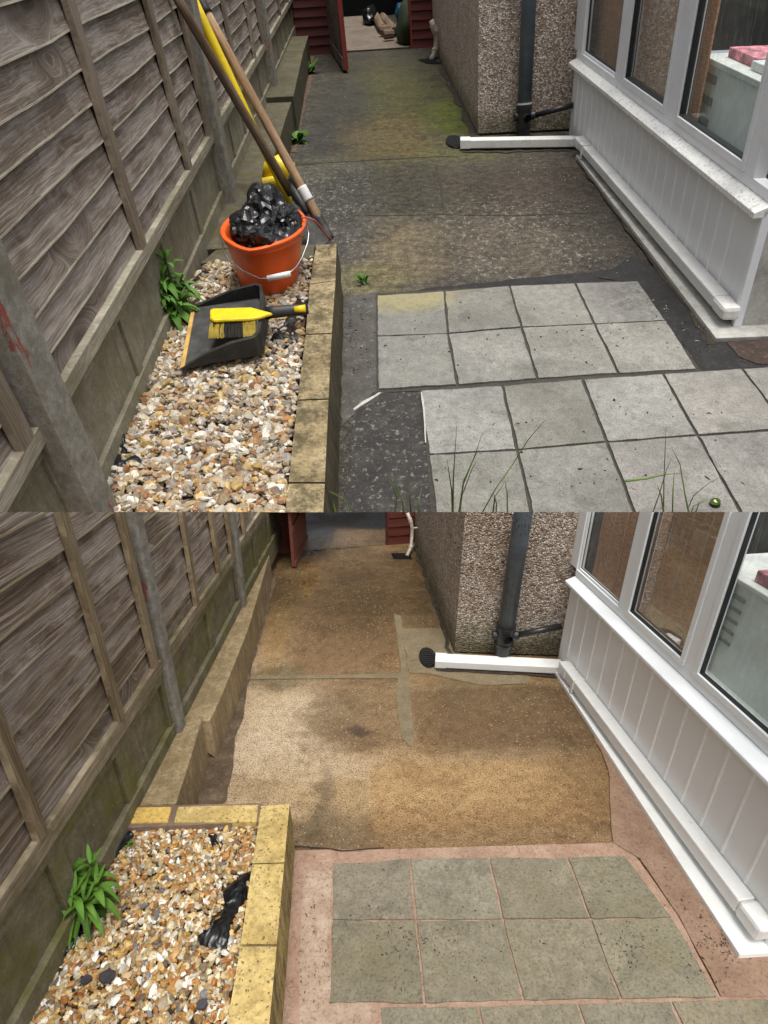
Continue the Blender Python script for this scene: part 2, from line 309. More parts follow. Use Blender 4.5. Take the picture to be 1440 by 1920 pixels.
M['pink_pale'] = sheet('pale_pink_screed', (.30, .20, .14), (.40, .29, .21), (.54, .43, .33), (.12, .08, .05), .5)
M['grey_mortar'] = sheet('grey_mortar_strip', (.15, .115, .065), (.20, .158, .095), (.26, .21, .13), (.1, .08, .05), .25)
M['dirt'] = sheet('brown_dirt', (.045, .03, .018), (.10, .068, .042), (.19, .14, .09), (.3, .24, .16), .35)
M['soil'] = sheet('dark_soil', (.02, .015, .01), (.04, .03, .02), (.08, .06, .04), (.2, .17, .12), .3)
M['white_edge'] = sheet('chalky_edge', (.32, .31, .28), (.45, .43, .39), (.55, .53, .48), (.6, .58, .52), .3)

def pebble(K=1):
    n = N('pebble_dash'); v = n.warp(30, .012)
    d = n.vor(66*K, v); e = n.vor(66*K, v, 'DISTANCE_TO_EDGE'); cc = n.vor(66*K, v, out='Color'); r = n.xyz(cc)[0]
    c = n.ramp(r, [(0, (.24, .18, .135)), (.3, (.42, .33, .26)), (.55, (.58, .49, .41)), (.8, (.78, .73, .67)), (1, (.46, .37, .30))])
    c = n.mix(n.mr(e, .02, .11, .9, 0), c, (.13, .095, .065))
    c = n.mix(n.mr(n.noise(2.2, 5, .7), .5, .7, 0, .5), c, n.mix(1, c, (.72, .58, .42), 'MULTIPLY'))
    x, y, z = n.xyz(); c = n.mix(n.ma('MULTIPLY', n.mr(n.ma('ADD', y, n.ma('MULTIPLY', n.noise(7, 4, .7), .14)), .12, .32, .75, 0), n.mr(n.noise(8, 3), .3, .6, .5, 1)), c, (.10, .095, .035))
    n.bump(n.mr(d, 0, .62, 1, 0), .014/K, 1.0)
    return n.done(c, .75, .35)
M['pebble'] = pebble(); M['pebble_lo'] = pebble(1.45)

def upvc(name, col, dirt, damt, speck=0, wood_=False):
    n = N(name); c = col; med = n.noise(6, 6, .75)
    c = n.mix(n.mr(med, .45, .72, 0, damt), c, dirt)
    if speck:
        c = n.mix(n.ma('MULTIPLY', n.mr(n.noise(48, 5, .75, vec=n.sc((1, 1, 1.4), n.warp(18, .05))), .54, .6), speck), c, (.36, .34, .30))
    c = n.mix(n.mr(n.noise(28, 5, .8), .62, .72, 0, damt*1.2), c, tuple(k*.35 for k in dirt))
    n.bump(n.noise(3, 3, .5), .004, .3)
    return n.done(c, .35, .45)
M['upvc'] = upvc('white_frame_plastic', (.78, .80, .83), (.50, .49, .44), .3)
M['sill_up'] = upvc('speckled_sill_plastic', (.78, .78, .76), (.5, .48, .42), .3, .75)
M['pipe_up'] = upvc('grimy_pipe_plastic', (.74, .74, .71), (.30, .28, .22), .4, .12)
M['upvc_lo'] = upvc('clean_frame_plastic', (.80, .83, .84), (.6, .6, .58), .12)
M['pipe_lo'] = upvc('clean_pipe_plastic', (.78, .79, .77), (.42, .40, .33), .25)
def clad(name, col, dirt, mid, lo=.17, hi=.36):
    n = N(name); x, y, z = n.xyz()
    low = n.mr(n.ma('ADD', y, n.ma('MULTIPLY', n.noise(9, 5, .7), .16)), lo, hi, 1, 0)
    c = n.mix(n.ma('MULTIPLY', low, n.mr(n.noise(40, 5, .8, vec=n.sc((1, .6, 1))), .42, .66, .05, mid)), col, dirt)
    c = n.mix(n.mr(n.noise(1, 4, .6, vec=n.sc((30, 2.4, 1))), .5, .75, 0, .18), c, tuple(k*.75 for k in col))
    return n.done(c, .38, .4)
M['clad_up'] = clad('panelled_white_plastic', (.74, .75, .765), (.30, .295, .23), .75, .12, .25)
M['clad_lo'] = clad('panelled_clean_plastic', (.76, .765, .76), (.44, .43, .36), .5, .1, .2)
def simple(name, col, rough=.6, spec=.4, var=.15, metal=0, coat=0, bs=0, bd=.003, scuff=0):
    n = N(name); c = n.mix(n.mr(n.noise(12, 5, .7), .35, .7, 0, 1), tuple(k*(1-var) for k in col), tuple(min(1, k*(1+var)) for k in col))
    if scuff:
        c = n.mix(n.mr(n.noise(22, 6, .8, vec=n.warp(6, .1)), .55, .68, 0, scuff), c, tuple(k*.4+.03 for k in col)); c = n.mix(n.mr(n.noise(1, 5, .8, vec=n.sc((90, 20, 60))), .62, .7, 0, scuff*.8), c, (.5, .45, .38))
    if bs: n.bump(n.noise(bs, 4, .7), bd, .8)
    return n.done(c, rough, spec, metal, coat=coat)
M['groove_w'] = simple('pale_groove', (.88, .88, .86), .5, .4, .03)
M['gasket'] = simple('black_gasket', (.02, .022, .024), .5)
M['pipe_grey'] = simple('slate_grey_plastic', (.085, .115, .135), .35, .5, .15)
M['pipe_black'] = simple('black_plastic', (.018, .019, .021), .4, .5, .2)
M['orange'] = simple('orange_plastic', (.82, .115, .012), .38, .45, .08, scuff=.35)
M['yellow'] = simple('yellow_plastic', (.80, .58, .012), .42, .4, .08, scuff=.55)
M['black_pl'] = simple('dusty_black_plastic', (.022, .022, .021), .5, .4, .4, bs=40, scuff=.3)
M['grey_pl'] = simple('scuffed_grey_plastic', (.055, .055, .052), .6, .4, .4, bs=60, scuff=.3)
M['lip'] = simple('tan_rubber_lip', (.55, .34, .10), .7, .3, .2)
M['bris_y'] = simple('yellow_bristle', (.30, .22, .035), .8, .2, .4)
M['bris_k'] = simple('black_bristle', (.02, .018, .014), .8, .2, .4)
M['steel'] = simple('galvanised_wire', (.5, .5, .5), .35, .5, .1, 1)
M['white_pl'] = simple('white_plastic', (.75, .75, .73), .4)
M['red_cord'] = simple('pink_red_cord', (.45, .11, .09), .6)
M['tape'] = simple('white_tape', (.68, .66, .66), .6, .3, .1)
M['wood_tan'] = wood('tan_wood_handle', 't', (.23, .14, .075), (.33, .21, .12), (.44, .30, .19))
M['wood_dk'] = wood('dark_wood_handle', 't', (.10, .065, .04), (.16, .11, .07), (.25, .18, .125))
M['spade'] = simple('dull_dark_steel', (.07, .068, .062), .5, .5, .4, .3)
M['blue'] = simple('blue_plastic', (.01, .07, .14), .4)
M['dkgreen'] = simple('dark_green_cloth', (.022, .035, .012), .8)
M['log'] = wood('split_log', 't', (.10, .07, .045), (.17, .12, .08), (.26, .19, .13))
M['shed_floor'] = concrete('dusty_floor', (.13, .105, .08), (.19, .155, .12), (.26, .215, .165), (.10, .08, .06), spk=.1)
M['shed_floor_lo'] = concrete('wet_shed_floor', (.16, .125, .08), (.22, .18, .12), (.29, .24, .17), (.10, .07, .03), spk=.1)
def redwood(name, a, b):
    n = N(name); g = n.noise(1, 6, .7, vec=n.sc((3, 45, 5))); c = n.ramp(g, [(.3, a), (.7, b)])
    n.bump(g, .004, .6); return n.done(c, .6, .35)
M['red'] = redwood('red_painted_board', (.075, .014, .012), (.125, .026, .020))
M['red_lo'] = redwood('red_painted_board_wet', (.085, .020, .014), (.15, .04, .028))
M['reddoor'] = redwood('bright_red_paint', (.16, .022, .016), (.24, .04, .03))
M['doorface'] = wood('bare_grey_timber', 's', (.07, .05, .04), (.14, .11, .09), (.24, .20, .17))
M['doorface_lo'] = redwood('faded_red_board', (.15, .045, .030), (.24, .085, .06))
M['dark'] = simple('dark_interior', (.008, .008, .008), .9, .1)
def film(name, rough=.25):
    n = N(name); n.bump(n.noise(9, 3, .6, vec=n.warp(6, .25)), .04, .8)
    return n.done(n.mix(n.mr(n.noise(20, 4, .7), .55, .75, 0, .5), (.008, .008, .009), (.05, .05, .052)), rough, .5)
M['film'] = film('black_weed_sheet', .35)
def binmat():
    n = N('black_bin_liner'); w_ = n.warp(5, .16)
    h = n.ma('ADD', n.ma('MULTIPLY', n.vor(9, n.sc((1, 1, .55), w_), 'DISTANCE_TO_EDGE' if False else 'F1'), 1.0), n.ma('MULTIPLY', n.vor(24, n.sc((1, 1, .5), n.warp(9, .1))), .3)); n.bump(h, .03, .8)
    return n.done((.010, .010, .011), .27, .5)
M['bin'] = binmat()
def flaky():
    n = N('flaking_grey_pipe'); c = n.mix(n.mr(n.noise(12, 5, .7), .35, .7), (.07, .095, .115), (.11, .14, .165))
    c = n.mix(n.ma('MULTIPLY', n.mr(n.noise(30, 6, .8, vec=n.sc((6, 1, 1))), .54, .58), n.mr(n.noise(5, 3, .6), .45, .55)), c, (.012, .012, .013)); return n.done(c, .38, .45)
M['pipe_flaky'] = flaky(); M['slot'] = simple('grey_drawer_grip', (.22, .25, .25), .6)  # plain grey for the drawer slot plates
def leafmat(name, a, b):
    n = N(name); c = n.mix(n.noise(18, 4, .6), a, b); c = n.mix(1, c, n.attr('vc'), 'MULTIPLY')
    c = n.mix(n.mr(n.noise(45, 4, .7), .58, .68, 0, .5), c, (.20, .22, .04)); n.bump(n.noise(30, 3, .6), .003, .5); m = n.done(c, .62, .22); return m
M['leaf'] = leafmat('green_leaf', (.035, .10, .014), (.10, .22, .035))
M['leaf_lo'] = leafmat('green_leaf_wet', (.035, .095, .010), (.115, .235, .035))
M['grass'] = leafmat('grass_blade', (.08, .14, .03), (.17, .25, .06))
M['stem'] = leafmat('cut_stem', (.07, .11, .02), (.12, .16, .04))
M['stemcut'] = simple('pale_stem_pith', (.55, .55, .25), .7)
def gravelmat():
    n = N('flint_gravel'); v = n.attr('vc'); f = n.noise(55, 5, .75)
    c = n.mix(1, v, n.ramp(f, [(.3, .6), (.5, 1.0), (.7, 1.25)]), 'MULTIPLY')
    c = n.mix(n.mr(n.noise(25, 4, .8), .58, .68, 0, .5), c, (.30, .17, .06)); return n.done(c, .5, .45)
M['gravel'] = gravelmat()
def glassmat():
    n = N('window_glass'); t = n.new('ShaderNodeBsdfTransparent'); t.inputs[0].default_value = (.86, .90, .88, 1)
    g = n.new('ShaderNodeBsdfGlossy'); g.inputs['Roughness'].default_value = .03; g.inputs[0].default_value = (.9, .95, .95, 1)
    fr = n.new('ShaderNodeFresnel'); fr.inputs[0].default_value = 1.5; f = n.ma('MULTIPLY_ADD', fr.outputs[0], .40, .03)
    mx = n.new('ShaderNodeMixShader'); n.set(mx.inputs[0], f); n.t.links.new(t.outputs[0], mx.inputs[1]); n.t.links.new(g.outputs[0], mx.inputs[2])
    df = n.new('ShaderNodeBsdfDiffuse'); df.inputs[0].default_value = (.62, .68, .68, 1); m2 = n.new('ShaderNodeMixShader')
    n.set(m2.inputs[0], n.ma('ADD', .05, n.mr(n.noise(1, 6, .75, vec=n.sc((60, 7, 1), n.warp(8, .02))), .45, .7, 0, .18)))
    n.t.links.new(mx.outputs[0], m2.inputs[1]); n.t.links.new(df.outputs[0], m2.inputs[2])
    n.t.links.new(m2.outputs[0], n.out.inputs[0]); return n.m
M['glass'] = glassmat()
def blindmat(name, a, b):
    n = N(name); x, y, z = n.xyz(); g = n.noise(1, 4, .7, vec=n.sc((30, 160, 1)))
    c = n.ramp(g, [(.35, a), (.65, b)]); n.bump(g, .004, .7)
    return n.done(c, .7, .2)
M['blind'] = blindmat('woven_brown_blind', (.26, .12, .06), (.60, .34, .20))
M['cord'] = simple('blind_cord', (.42, .33, .25), .8)
M['brownw'] = simple('brown_wood_panel', (.38, .17, .06), .6, .3, .3)
M['drawer'] = simple('pale_drawer_plastic', (.68, .74, .72), .5, .4, .1)
M['drawer_w'] = simple('white_drawer_top', (.62, .64, .62), .5)
M['pinkbox'] = simple('pink_box', (.62, .25, .30), .6, .3, .6)
M['curtain'] = simple('pale_net', (.30, .36, .35), .8)
M['room'] = simple('dim_room', (.06, .055, .05), .9)
M['rough_wall'] = concrete('painted_flaking_wall', (.42, .41, .38), (.52, .51, .47), (.6, .58, .54), (.22, .21, .18), spk=.1, scale=2)
M['gully'] = simple('black_gully_plastic', (.012, .012, .012), .4, .5)
M['waste'] = simple('aged_white_pipe', (.50, .45, .37), .5, .4, .25)
M['slate'] = simple('dark_slate_chip', (.05, .045, .05), .6, .3, .2)

# ------------------------------------------------------------------ mesh helpers
rnd = random.Random(7)
class MB:
    def __init__(s, y): s.y = y; s.v = []; s.tc = []; s.f = []; s.vc = []
    def add(s, pts, faces, tcs=None, vc=(1, 1, 1)):
        o = len(s.v); s.v += [V3(p) for p in pts]; s.tc += [tuple(t) for t in (tcs or pts)]
        s.vc += list(vc) if (isinstance(vc, list)) else [vc]*len(pts)
        s.f += [tuple(i+o for i in f) for f in faces]; return s
    def hexa(s, p8, tcs=None, vc=(1, 1, 1)):               # bottom 4 then top 4
        return s.add(p8, [(3, 2, 1, 0), (4, 5, 6, 7), (0, 1, 5, 4), (1, 2, 6, 5), (2, 3, 7, 6), (3, 0, 4, 7)], tcs, vc)
    def wbox(s, W, s0, s1, t0, t1, n0, n1, vc=(1, 1, 1), off=0.0):
        c = [(a, b, n) for n in (n0, n1) for a, b in ((s0, t0), (s1, t0), (s1, t1), (s0, t1))]
        return s.hexa([W.pt(*k) for k in c], [(k[0], k[1], k[2]+off) for k in c], vc)
    def box(s, a, b, vc=(1, 1, 1)):
        c = [(x, y_, z) for z in (a[2], b[2]) for x, y_ in ((a[0], a[1]), (b[0], a[1]), (b[0], b[1]), (a[0], b[1]))]
        return s.hexa(c, None, vc)
    def poly(s, pts, th=0.0, vc=(1, 1, 1)):
        n = len(pts); pts = [V3(p) for p in pts]
        if th == 0: return s.add(pts, [tuple(range(n))], None, vc)
        lo = [p - V3((0, 0, th)) for p in pts]
        return s.add(pts+lo, [tuple(range(n)), tuple(range(2*n-1, n-1, -1))]+[(i, n+i, n+(i+1) % n, (i+1) % n) for i in range(n)], None, vc)
    def tube(s, pts, r, seg=12, cap=True, vc=(1, 1, 1), sq=(1, 1)):
        pts = [V3(p) for p in pts]; n = len(pts); rs = r if isinstance(r, (list, tuple)) else [r]*n
        o = len(s.v); L = 0; ref = None
        for i, p in enumerate(pts):
            t = (pts[min(i+1, n-1)]-pts[max(i-1, 0)]).normalized()
            if ref is None: ref = t.orthogonal().normalized()
            ref = (ref - t*ref.dot(t)).normalized(); b = t.cross(ref)
            if i: L += (p-pts[i-1]).length
            for k in range(seg):
                a = 2*math.pi*k/seg; s.v.append(p + ref*math.cos(a)*rs[i]*sq[0] + b*math.sin(a)*rs[i]*sq[1]); s.tc.append((a*.02, L, 0)); s.vc.append(vc)
        for i in range(n-1):
            for k in range(seg):
                a = o+i*seg+k; b_ = o+i*seg+(k+1) % seg; s.f.append((a, b_, b_+seg, a+seg))
        if cap: s.f.append(tuple(o+k for k in range(seg))[::-1]); s.f.append(tuple(o+(n-1)*seg+k for k in range(seg)))
        return s
    def build(s, name, mat, parent=None, smooth=False, bevel=0.0, sub=0, cut=True, kind=None):
        y = s.y; base = parent.matrix_basis.translation if parent else V3((0, 0, 0))
        if parent and parent.parent: base = base + parent.parent.matrix_basis.translation
        bm = bmesh.new(); a = bm.verts.layers.float_vector.new('pc'); c = bm.verts.layers.float_color.new('vc')
        vs = []
        for p, t, k in zip(s.v, s.tc, s.vc):
            q = bm.verts.new(world(y, p)); q[a] = V3(t); q[c] = (*k, 1); vs.append(q)
        for f in s.f:
            try: bm.faces.new([vs[i] for i in f])
            except ValueError: pass
        bmesh.ops.recalc_face_normals(bm, faces=bm.faces)
        if cut:
            if y is LO: bmesh.ops.bisect_plane(bm, geom=bm.verts[:]+bm.edges[:]+bm.faces[:], plane_co=CAM, plane_no=SEAM_N, clear_outer=True)
            else: bmesh.ops.bisect_plane(bm, geom=bm.verts[:]+bm.edges[:]+bm.faces[:], plane_co=CAM-SEAM_N*.0015, plane_no=SEAM_N, clear_inner=True)
        if not bm.verts: bm.free(); return None
        for v in bm.verts: v.co -= base
        me = bpy.data.meshes.new(name); bm.to_mesh(me); bm.free()
        me.materials.append(M[mat] if isinstance(mat, str) else mat)
        if smooth:
            for p in me.polygons: p.use_smooth = True
        o = bpy.data.objects.new(name, me); COL.objects.link(o)
        if parent: o.parent = parent
        if bevel:
            b = o.modifiers.new('bevel', 'BEVEL'); b.width = bevel*(SUP if y is UP else 1); b.segments = 2; b.limit_method = 'ANGLE'; b.angle_limit = R(40)
        if sub:
            b = o.modifiers.new('subsurf', 'SUBSURF'); b.levels = sub; b.render_levels = sub
        if kind: o['kind'] = kind
        return o
def tag(o, label, cat, group=None):
    if o is None: return None
    o['label'] = label; o['category'] = cat
    if group: o['group'] = group
    return o
def thing(y, name, p, label, cat, group=None):
    o = bpy.data.objects.new(name, None); COL.objects.link(o); o.location = world(y, p); o.empty_display_size = .05
    return tag(o, label, cat, group)
def center(pts):
    c = V3((0, 0, 0))
    for p in pts: c += p
    return c/len(pts)
def inset(pts, d):
    c = center(pts); r = []
    for p in pts:
        v = c-p; r.append(p + V3((math.copysign(d, v.x), math.copysign(d, v.y), 0)))
    return r

# ------------------------------------------------------------------ ground, patches, paving
def ground(y, name, mat, y0, y1):
    m = MB(y); nx, ny = 2, 2
    m.poly([(-4, y0, 0), (4, y0, 0), (4, y1, 0), (-4, y1, 0)]); return m.build(name, mat, kind='structure')
ground(UP, 'concrete_ground', 'ground_up', .9, 16)
ground(LO, 'washed_ground', 'ground_lo', .45, 5.4)

def rough_edge(P, amp, step, seed=0):                       # subdivide an outline and make it ragged
    r = []; n = len(P)
    for i in range(n):
        a, b = P[i], P[(i+1) % n]; k = max(1, int((b-a).length/step)); d = (b-a).normalized(); q = V3((-d.y, d.x, 0))
        for j in range(k):
            p = a.lerp(b, j/k); w_ = amp*(noise.noise(p*9+V3((seed, 0, 0)))+.6*noise.noise(p*31)) if j else 0
            r.append(p+q*w_)
    return r
def patch(y, name, px, mat, h, amp=.012, extra=None):
    P = [y.G(a, b, h) if not isinstance(a, str) else None for a, b in px]; P = rough_edge(P, amp, .05, h*1000)
    m = MB(y); m.poly(P); return m.build(name, mat, kind='structure')

def gridslabs(y, rows, gap, h, mat, name):
    m = MB(y)
    for pts in rows:
        P = inset(pts, gap)
        k = rnd.uniform(.80, 1.08); t = (k*rnd.uniform(.98, 1.03), k, k*rnd.uniform(.96, 1.02))
        top = [p + V3((0, 0, h)) - V3((0, 0, p.z)) for p in P]
        tl = (rnd.uniform(-.004, .004), rnd.uniform(-.004, .004)); top = [p+V3((0, 0, (p.x-top[0].x)*tl[0]+(p.y-top[0].y)*tl[1])) for p in top]; top = rough_edge(top, .0045, .022, k*50)
        n0 = len(top); lo = [V3((p.x, p.y, .001)) for p in top]; off = rnd.uniform(0, 20)
        m.add(top+lo, [tuple(range(n0))]+[(i, n0+i, n0+(i+1) % n0, (i+1) % n0) for i in range(n0)], [(p.x, p.y, off) for p in top+lo], t)
    return m.build(name, mat, kind='structure', bevel=.0015)

# --- upper paving
hU = .016
g = lambda a, b: UP.G(a, b, hU)
r1 = [(706, 553), (833, 545), (955, 535), (1078, 530), (1197, 526)]; r2 = [(706, 630), (840, 625), (978, 613), (1115, 607), (1250, 600)]
r2e = [(706, 630), (840, 625), (978, 613), (1115, 607), (1250, 600)]; r3 = [(708, 730), (858, 722), (1008, 710), (1160, 700), (1308, 692)]
q3 = [(788, 731), (942, 722), (1092, 710), (1243, 700), (1391, 690), (1537, 681)]; q4 = [(803, 852), (970, 843), (1138, 828), (1308, 816), (1478, 804), (1640, 792)]
S = []
for A, B in ((r1, r2), (r2e, r3), (q3, q4)):
    for i in range(len(A)-1): S.append([g(*A[i]), g(*A[i+1]), g(*B[i+1]), g(*B[i])])
b4 = [g(*p) for p in q4]; d4 = [g(*a)-g(*b) for a, b in zip(q4, q3)]; b5 = [p+d for p, d in zip(b4, d4)]
for i in range(len(b4)-1): S.append([b4[i], b4[i+1], b5[i+1], b5[i]])
gridslabs(UP, S, .0065, hU, 'slab_up', 'patio_paving')
patch(UP, 'joint_bed', [(704, 550), (1200, 524), (1252, 600), (1312, 688), (1560, 676), (1700, 800), (1750, 1000), (810, 1010), (800, 850), (787, 733), (706, 735)], 'joint_up', .008, .002)
patch(UP, 'worn_strip', [(640, 560), (712, 545), (710, 735), (670, 770), (640, 800)], 'tar_grey', .004, .02)
patch(UP, 'speckled_strip', [(660, 800), (672, 765), (700, 735), (795, 728), (806, 852), (818, 1010), (640, 1010)], 'tar_speck', .0045, .012)
patch(UP, 'dark_strip_behind', [(760, 548), (820, 538), (1000, 520), (1190, 500), (1190, 530), (1000, 538), (830, 549)], 'tar', .005, .012)
patch(UP, 'dark_strip_beside', [(1120, 520), (1185, 480), (1235, 505), (1347, 640), (1440, 622), (1600, 610), (1600, 680), (1318, 694), (1252, 612), (1195, 532)], 'tar', .0095, .012)
patch(UP, 'rusty_patch', [(1362, 642), (1470, 630), (1560, 655), (1500, 672), (1420, 682), (1385, 668)], 'tar_red', .013, .03)
patch(UP, 'white_edge_line', [(704, 740), (712, 733), (787, 729), (787, 732), (716, 736), (690, 753), (664, 769), (662, 766), (682, 751)], 'white_edge', .0055, .007)
patch(UP, 'white_edge_strip', [(789, 735), (791, 735), (797, 770), (799, 830), (797, 830), (795, 790)], 'white_edge', .0186, .006)
def crack(y, px, wd, mat, h, name):
    P = [y.G(a, b, h) for a, b in px]; Q = []
    for i in range(len(P)-1):
        for j in range(8): Q.append(P[i].lerp(P[i+1], j/8))
    Q.append(P[-1]); L, R_ = [], []
    for i, p in enumerate(Q):
        d = (Q[min(i+1, len(Q)-1)]-Q[max(i-1, 0)]).normalized(); q = V3((-d.y, d.x, 0)); j = noise.noise(p*14)*wd*1.6; w_ = wd*(.6+.8*abs(noise.noise(p*37)))
        L.append(p+q*(j+w_)); R_.append(p+q*(j-w_))
    m = MB(y); n = len(L); m.add(L+R_, [(i, i+1, n+i+1, n+i) for i in range(n-1)]); return m.build(name, mat, kind='structure')
crack(UP, [(546, 309), (640, 303), (760, 297), (850, 292)], .011, 'soil', .0022, 'joint_line')
crack(UP, [(818, 312), (826, 350), (832, 402)], .009, 'soil', .0024, 'joint_line')
crack(UP, [(690, 404), (830, 402), (960, 404), (1130, 398)], .007, 'soil', .0026, 'joint_line')
crack(LO, [(552, 1586), (640, 1594), (720, 1590)], .003, 'soil', .0075, 'crack')
crack(UP, [(890, 256), (862, 195), (838, 145), (820, 104)], .05, 'soil', .006, 'grime_line')
crack(UP, [(1340, 645), (1250, 522), (1160, 402), (1082, 298)], .016, 'soil', .012, 'grime_line')
crack(UP, [(866, 284), (960, 283), (1070, 281)], .03, 'soil', .006, 'grime_line')
crack(LO, [(845, 1228), (815, 1130), (790, 1060), (776, 1022)], .014, 'soil', .006, 'grime_line')
crack(LO, [(818, 1256), (930, 1261), (1045, 1268)], .010, 'soil', .0075, 'grime_line')
# --- lower paving
hL = .01
g = lambda a, b: LO.G(a, b, hL)
r1 = [(623, 1620), (768, 1608), (917, 1607), (1063, 1607), (1172, 1603)]; r2 = [(622, 1725), (780, 1725), (943, 1723), (1107, 1722), (1262, 1720)]
r3 = [(616, 1881), (796, 1881), (982, 1875), (1165, 1873), (1347, 1870)]
q3 = [(712, 1887), (897, 1884), (1082, 1879), (1257, 1875), (1440, 1871), (1620, 1867)]
S = []
for A, B in ((r1, r2), (r2, r3)):
    for i in range(len(A)-1): S.append([g(*A[i]), g(*A[i+1]), g(*B[i+1]), g(*B[i])])
t = [g(*p) for p in q3]; b = [p+V3((-.002, -.2, 0)) for p in t]
for i in range(len(t)-1): S.append([t[i], t[i+1], b[i+1], b[i]])
gridslabs(LO, S, .0029, hL, 'slab_lo', 'patio_paving')
patch(LO, 'mortar_bed', [(548, 1595), (800, 1590), (1150, 1580), (1188, 1600), (1270, 1715), (1350, 1868), (1700, 1866), (1800, 2050), (520, 2050)], 'pink', .0045, .004)
patch(LO, 'pale_screed', [(572, 1640), (622, 1615), (621, 1730), (616, 1885), (700, 1890), (690, 2000), (548, 2000), (560, 1800)], 'pink_pale', .0062, .03)
patch(LO, 'house_strip', [(1040, 1262), (1075, 1290), (1140, 1440), (1150, 1580), (1200, 1610), (1275, 1720), (1352, 1868), (1620, 1868), (1620, 1780), (1390, 1790), (1160, 1440), (1055, 1262)], 'pink2', .007, .008)
patch(LO, 'mortar_joint_across', [(462, 1268), (600, 1266), (742, 1262), (760, 1262), (762, 1272), (600, 1272), (470, 1274)], 'grey_mortar', .0035, .003)
patch(LO, 'mortar_joint_along', [(738, 1150), (752, 1155), (765, 1262), (770, 1310), (776, 1390), (770, 1400), (755, 1385), (742, 1300), (748, 1268), (752, 1255), (745, 1200)], 'grey_mortar', .004, .006)
patch(LO, 'grey_patch', [(752, 1178), (830, 1178), (850, 1222), (1000, 1245), (990, 1282), (900, 1284), (800, 1262), (768, 1262)], 'grey_mortar', .0028, .012)

# ------------------------------------------------------------------ fences
def fence(y, W, posts, panels, rail, gb, boards, mats, bed_h, top, pw, labels):
    bt, rt0, rt1 = rail[0], rail[1], rail[2]; th = .02 if y is UP else .014; bw = boards
    for (s0, s1, bats, lab) in panels:
        root = thing(y, 'wooden_fence', W.pt((s0+s1)/2, rt0), lab, 'fence')
        m = MB(y); k = 0; t = rt1-.03; ds = .12 if y is UP else .06
        while t < top:
            ns = max(2, int((s1-s0)/ds)); o = rnd.uniform(0, 9); ph = rnd.uniform(0, 50)
            pts, tc, vc = [], [], []
            for i in range(ns+1):
                s = s0+(s1-s0)*i/ns; wv = .011*noise.noise(V3((s*1.3, k*3.7, 1)))+.004*noise.noise(V3((s*5, k*9.1, 4)))
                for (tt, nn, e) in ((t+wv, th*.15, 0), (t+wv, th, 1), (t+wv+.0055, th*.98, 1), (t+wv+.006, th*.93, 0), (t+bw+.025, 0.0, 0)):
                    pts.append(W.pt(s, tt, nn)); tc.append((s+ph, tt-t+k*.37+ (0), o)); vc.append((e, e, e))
            fs = [(i*5+j, i*5+j+1, (i+1)*5+j+1, (i+1)*5+j) for i in range(ns) for j in range(4)]
            # real height kept in the third coordinate scale so algae can sit low on the fence
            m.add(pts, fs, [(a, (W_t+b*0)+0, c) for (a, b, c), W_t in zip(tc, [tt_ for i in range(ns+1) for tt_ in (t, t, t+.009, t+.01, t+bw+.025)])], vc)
            t += bw; k += 1
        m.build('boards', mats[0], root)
        MB(y).wbox(W, s0, s1, rt1-.02, top+.05, -.02, -.004).build('back_lining', mats[0], root)
        MB(y).wbox(W, s0, s1, rt0, rt1, -.01, th+.022*(1 if y is UP else .6), off=rnd.uniform(0, 9)).build('rail', mats[2], root, bevel=.003)
        for (sa, sb) in bats:                                # batten foot / head along the fence
            bm = MB(y); n0 = th*.9; n1 = th+.022*(1 if y is UP else .75); wd = pw[0]
            lo_t, hi_t = rt1-.004, top+.02
            c = []
            for n_ in (n0, n1):
                for (s_, t_) in ((sa-wd, lo_t), (sa+wd, lo_t), (sb+wd, hi_t), (sb-wd, hi_t)): c.append((s_, t_, n_))
            off = rnd.uniform(0, 30)
            bm.hexa([W.pt(*k_) for k_ in c], [(k_[0]*3+off, k_[1], k_[2]) for k_ in c]).build('batten', mats[1], root, bevel=.002)
    for (s0, s1, lab) in gb:
        m = MB(y); t0, t1 = bed_h-.12, rt0+.006
        m.wbox(W, s0, s1, t0, t1, -.03, .006)
        # raised border and cross ribs left by the mould
        hh = t1-bed_h; m.wbox(W, s0, s1, bed_h+hh*.0-.1, bed_h+hh*.18, .006, .026); m.wbox(W, s0, s1, t1-hh*.14, t1-.004, .006, .02)
        nseg = max(2, round((s1-s0)/(.62 if y is UP else .4)))
        for i in range(nseg+1):
            c = s0+(s1-s0)*i/nseg; m.wbox(W, max(s0, c-.03), min(s1, c+.03), bed_h+hh*.16, t1-hh*.14, .006, .0195)
        if y is LO or s1 > 3.2:
            pass
        tag(m.build('gravel_board', mats[3], bevel=.002), lab, 'concrete board')
    for (sc_, lean, lab) in posts:
        m = MB(y); a = pw[1]; n1 = pw[2]; hi = top+.1
        prof = [(-a, -.05), (-a, n1-.008), (-a+.008, n1), (a-.008, n1), (a, n1-.008), (a, -.05)]
        pts = [W.pt(sc_+u, bed_h-.12, v_) for u, v_ in prof]+[W.pt(sc_+u+lean, hi, v_) for u, v_ in prof]; n = len(prof)
        tc = [(u+v_+sc_, bed_h-.12, v_) for u, v_ in prof]+[(u+v_+sc_, hi, v_) for u, v_ in prof]
        m.add(pts, [(i, (i+1) % n, n+(i+1) % n, n+i) for i in range(n)]+[tuple(range(n, 2*n)), tuple(range(n))[::-1]], tc)
        tag(m.build('fence_post', 'post'), lab, 'fence post', 'concrete posts of the board fence')

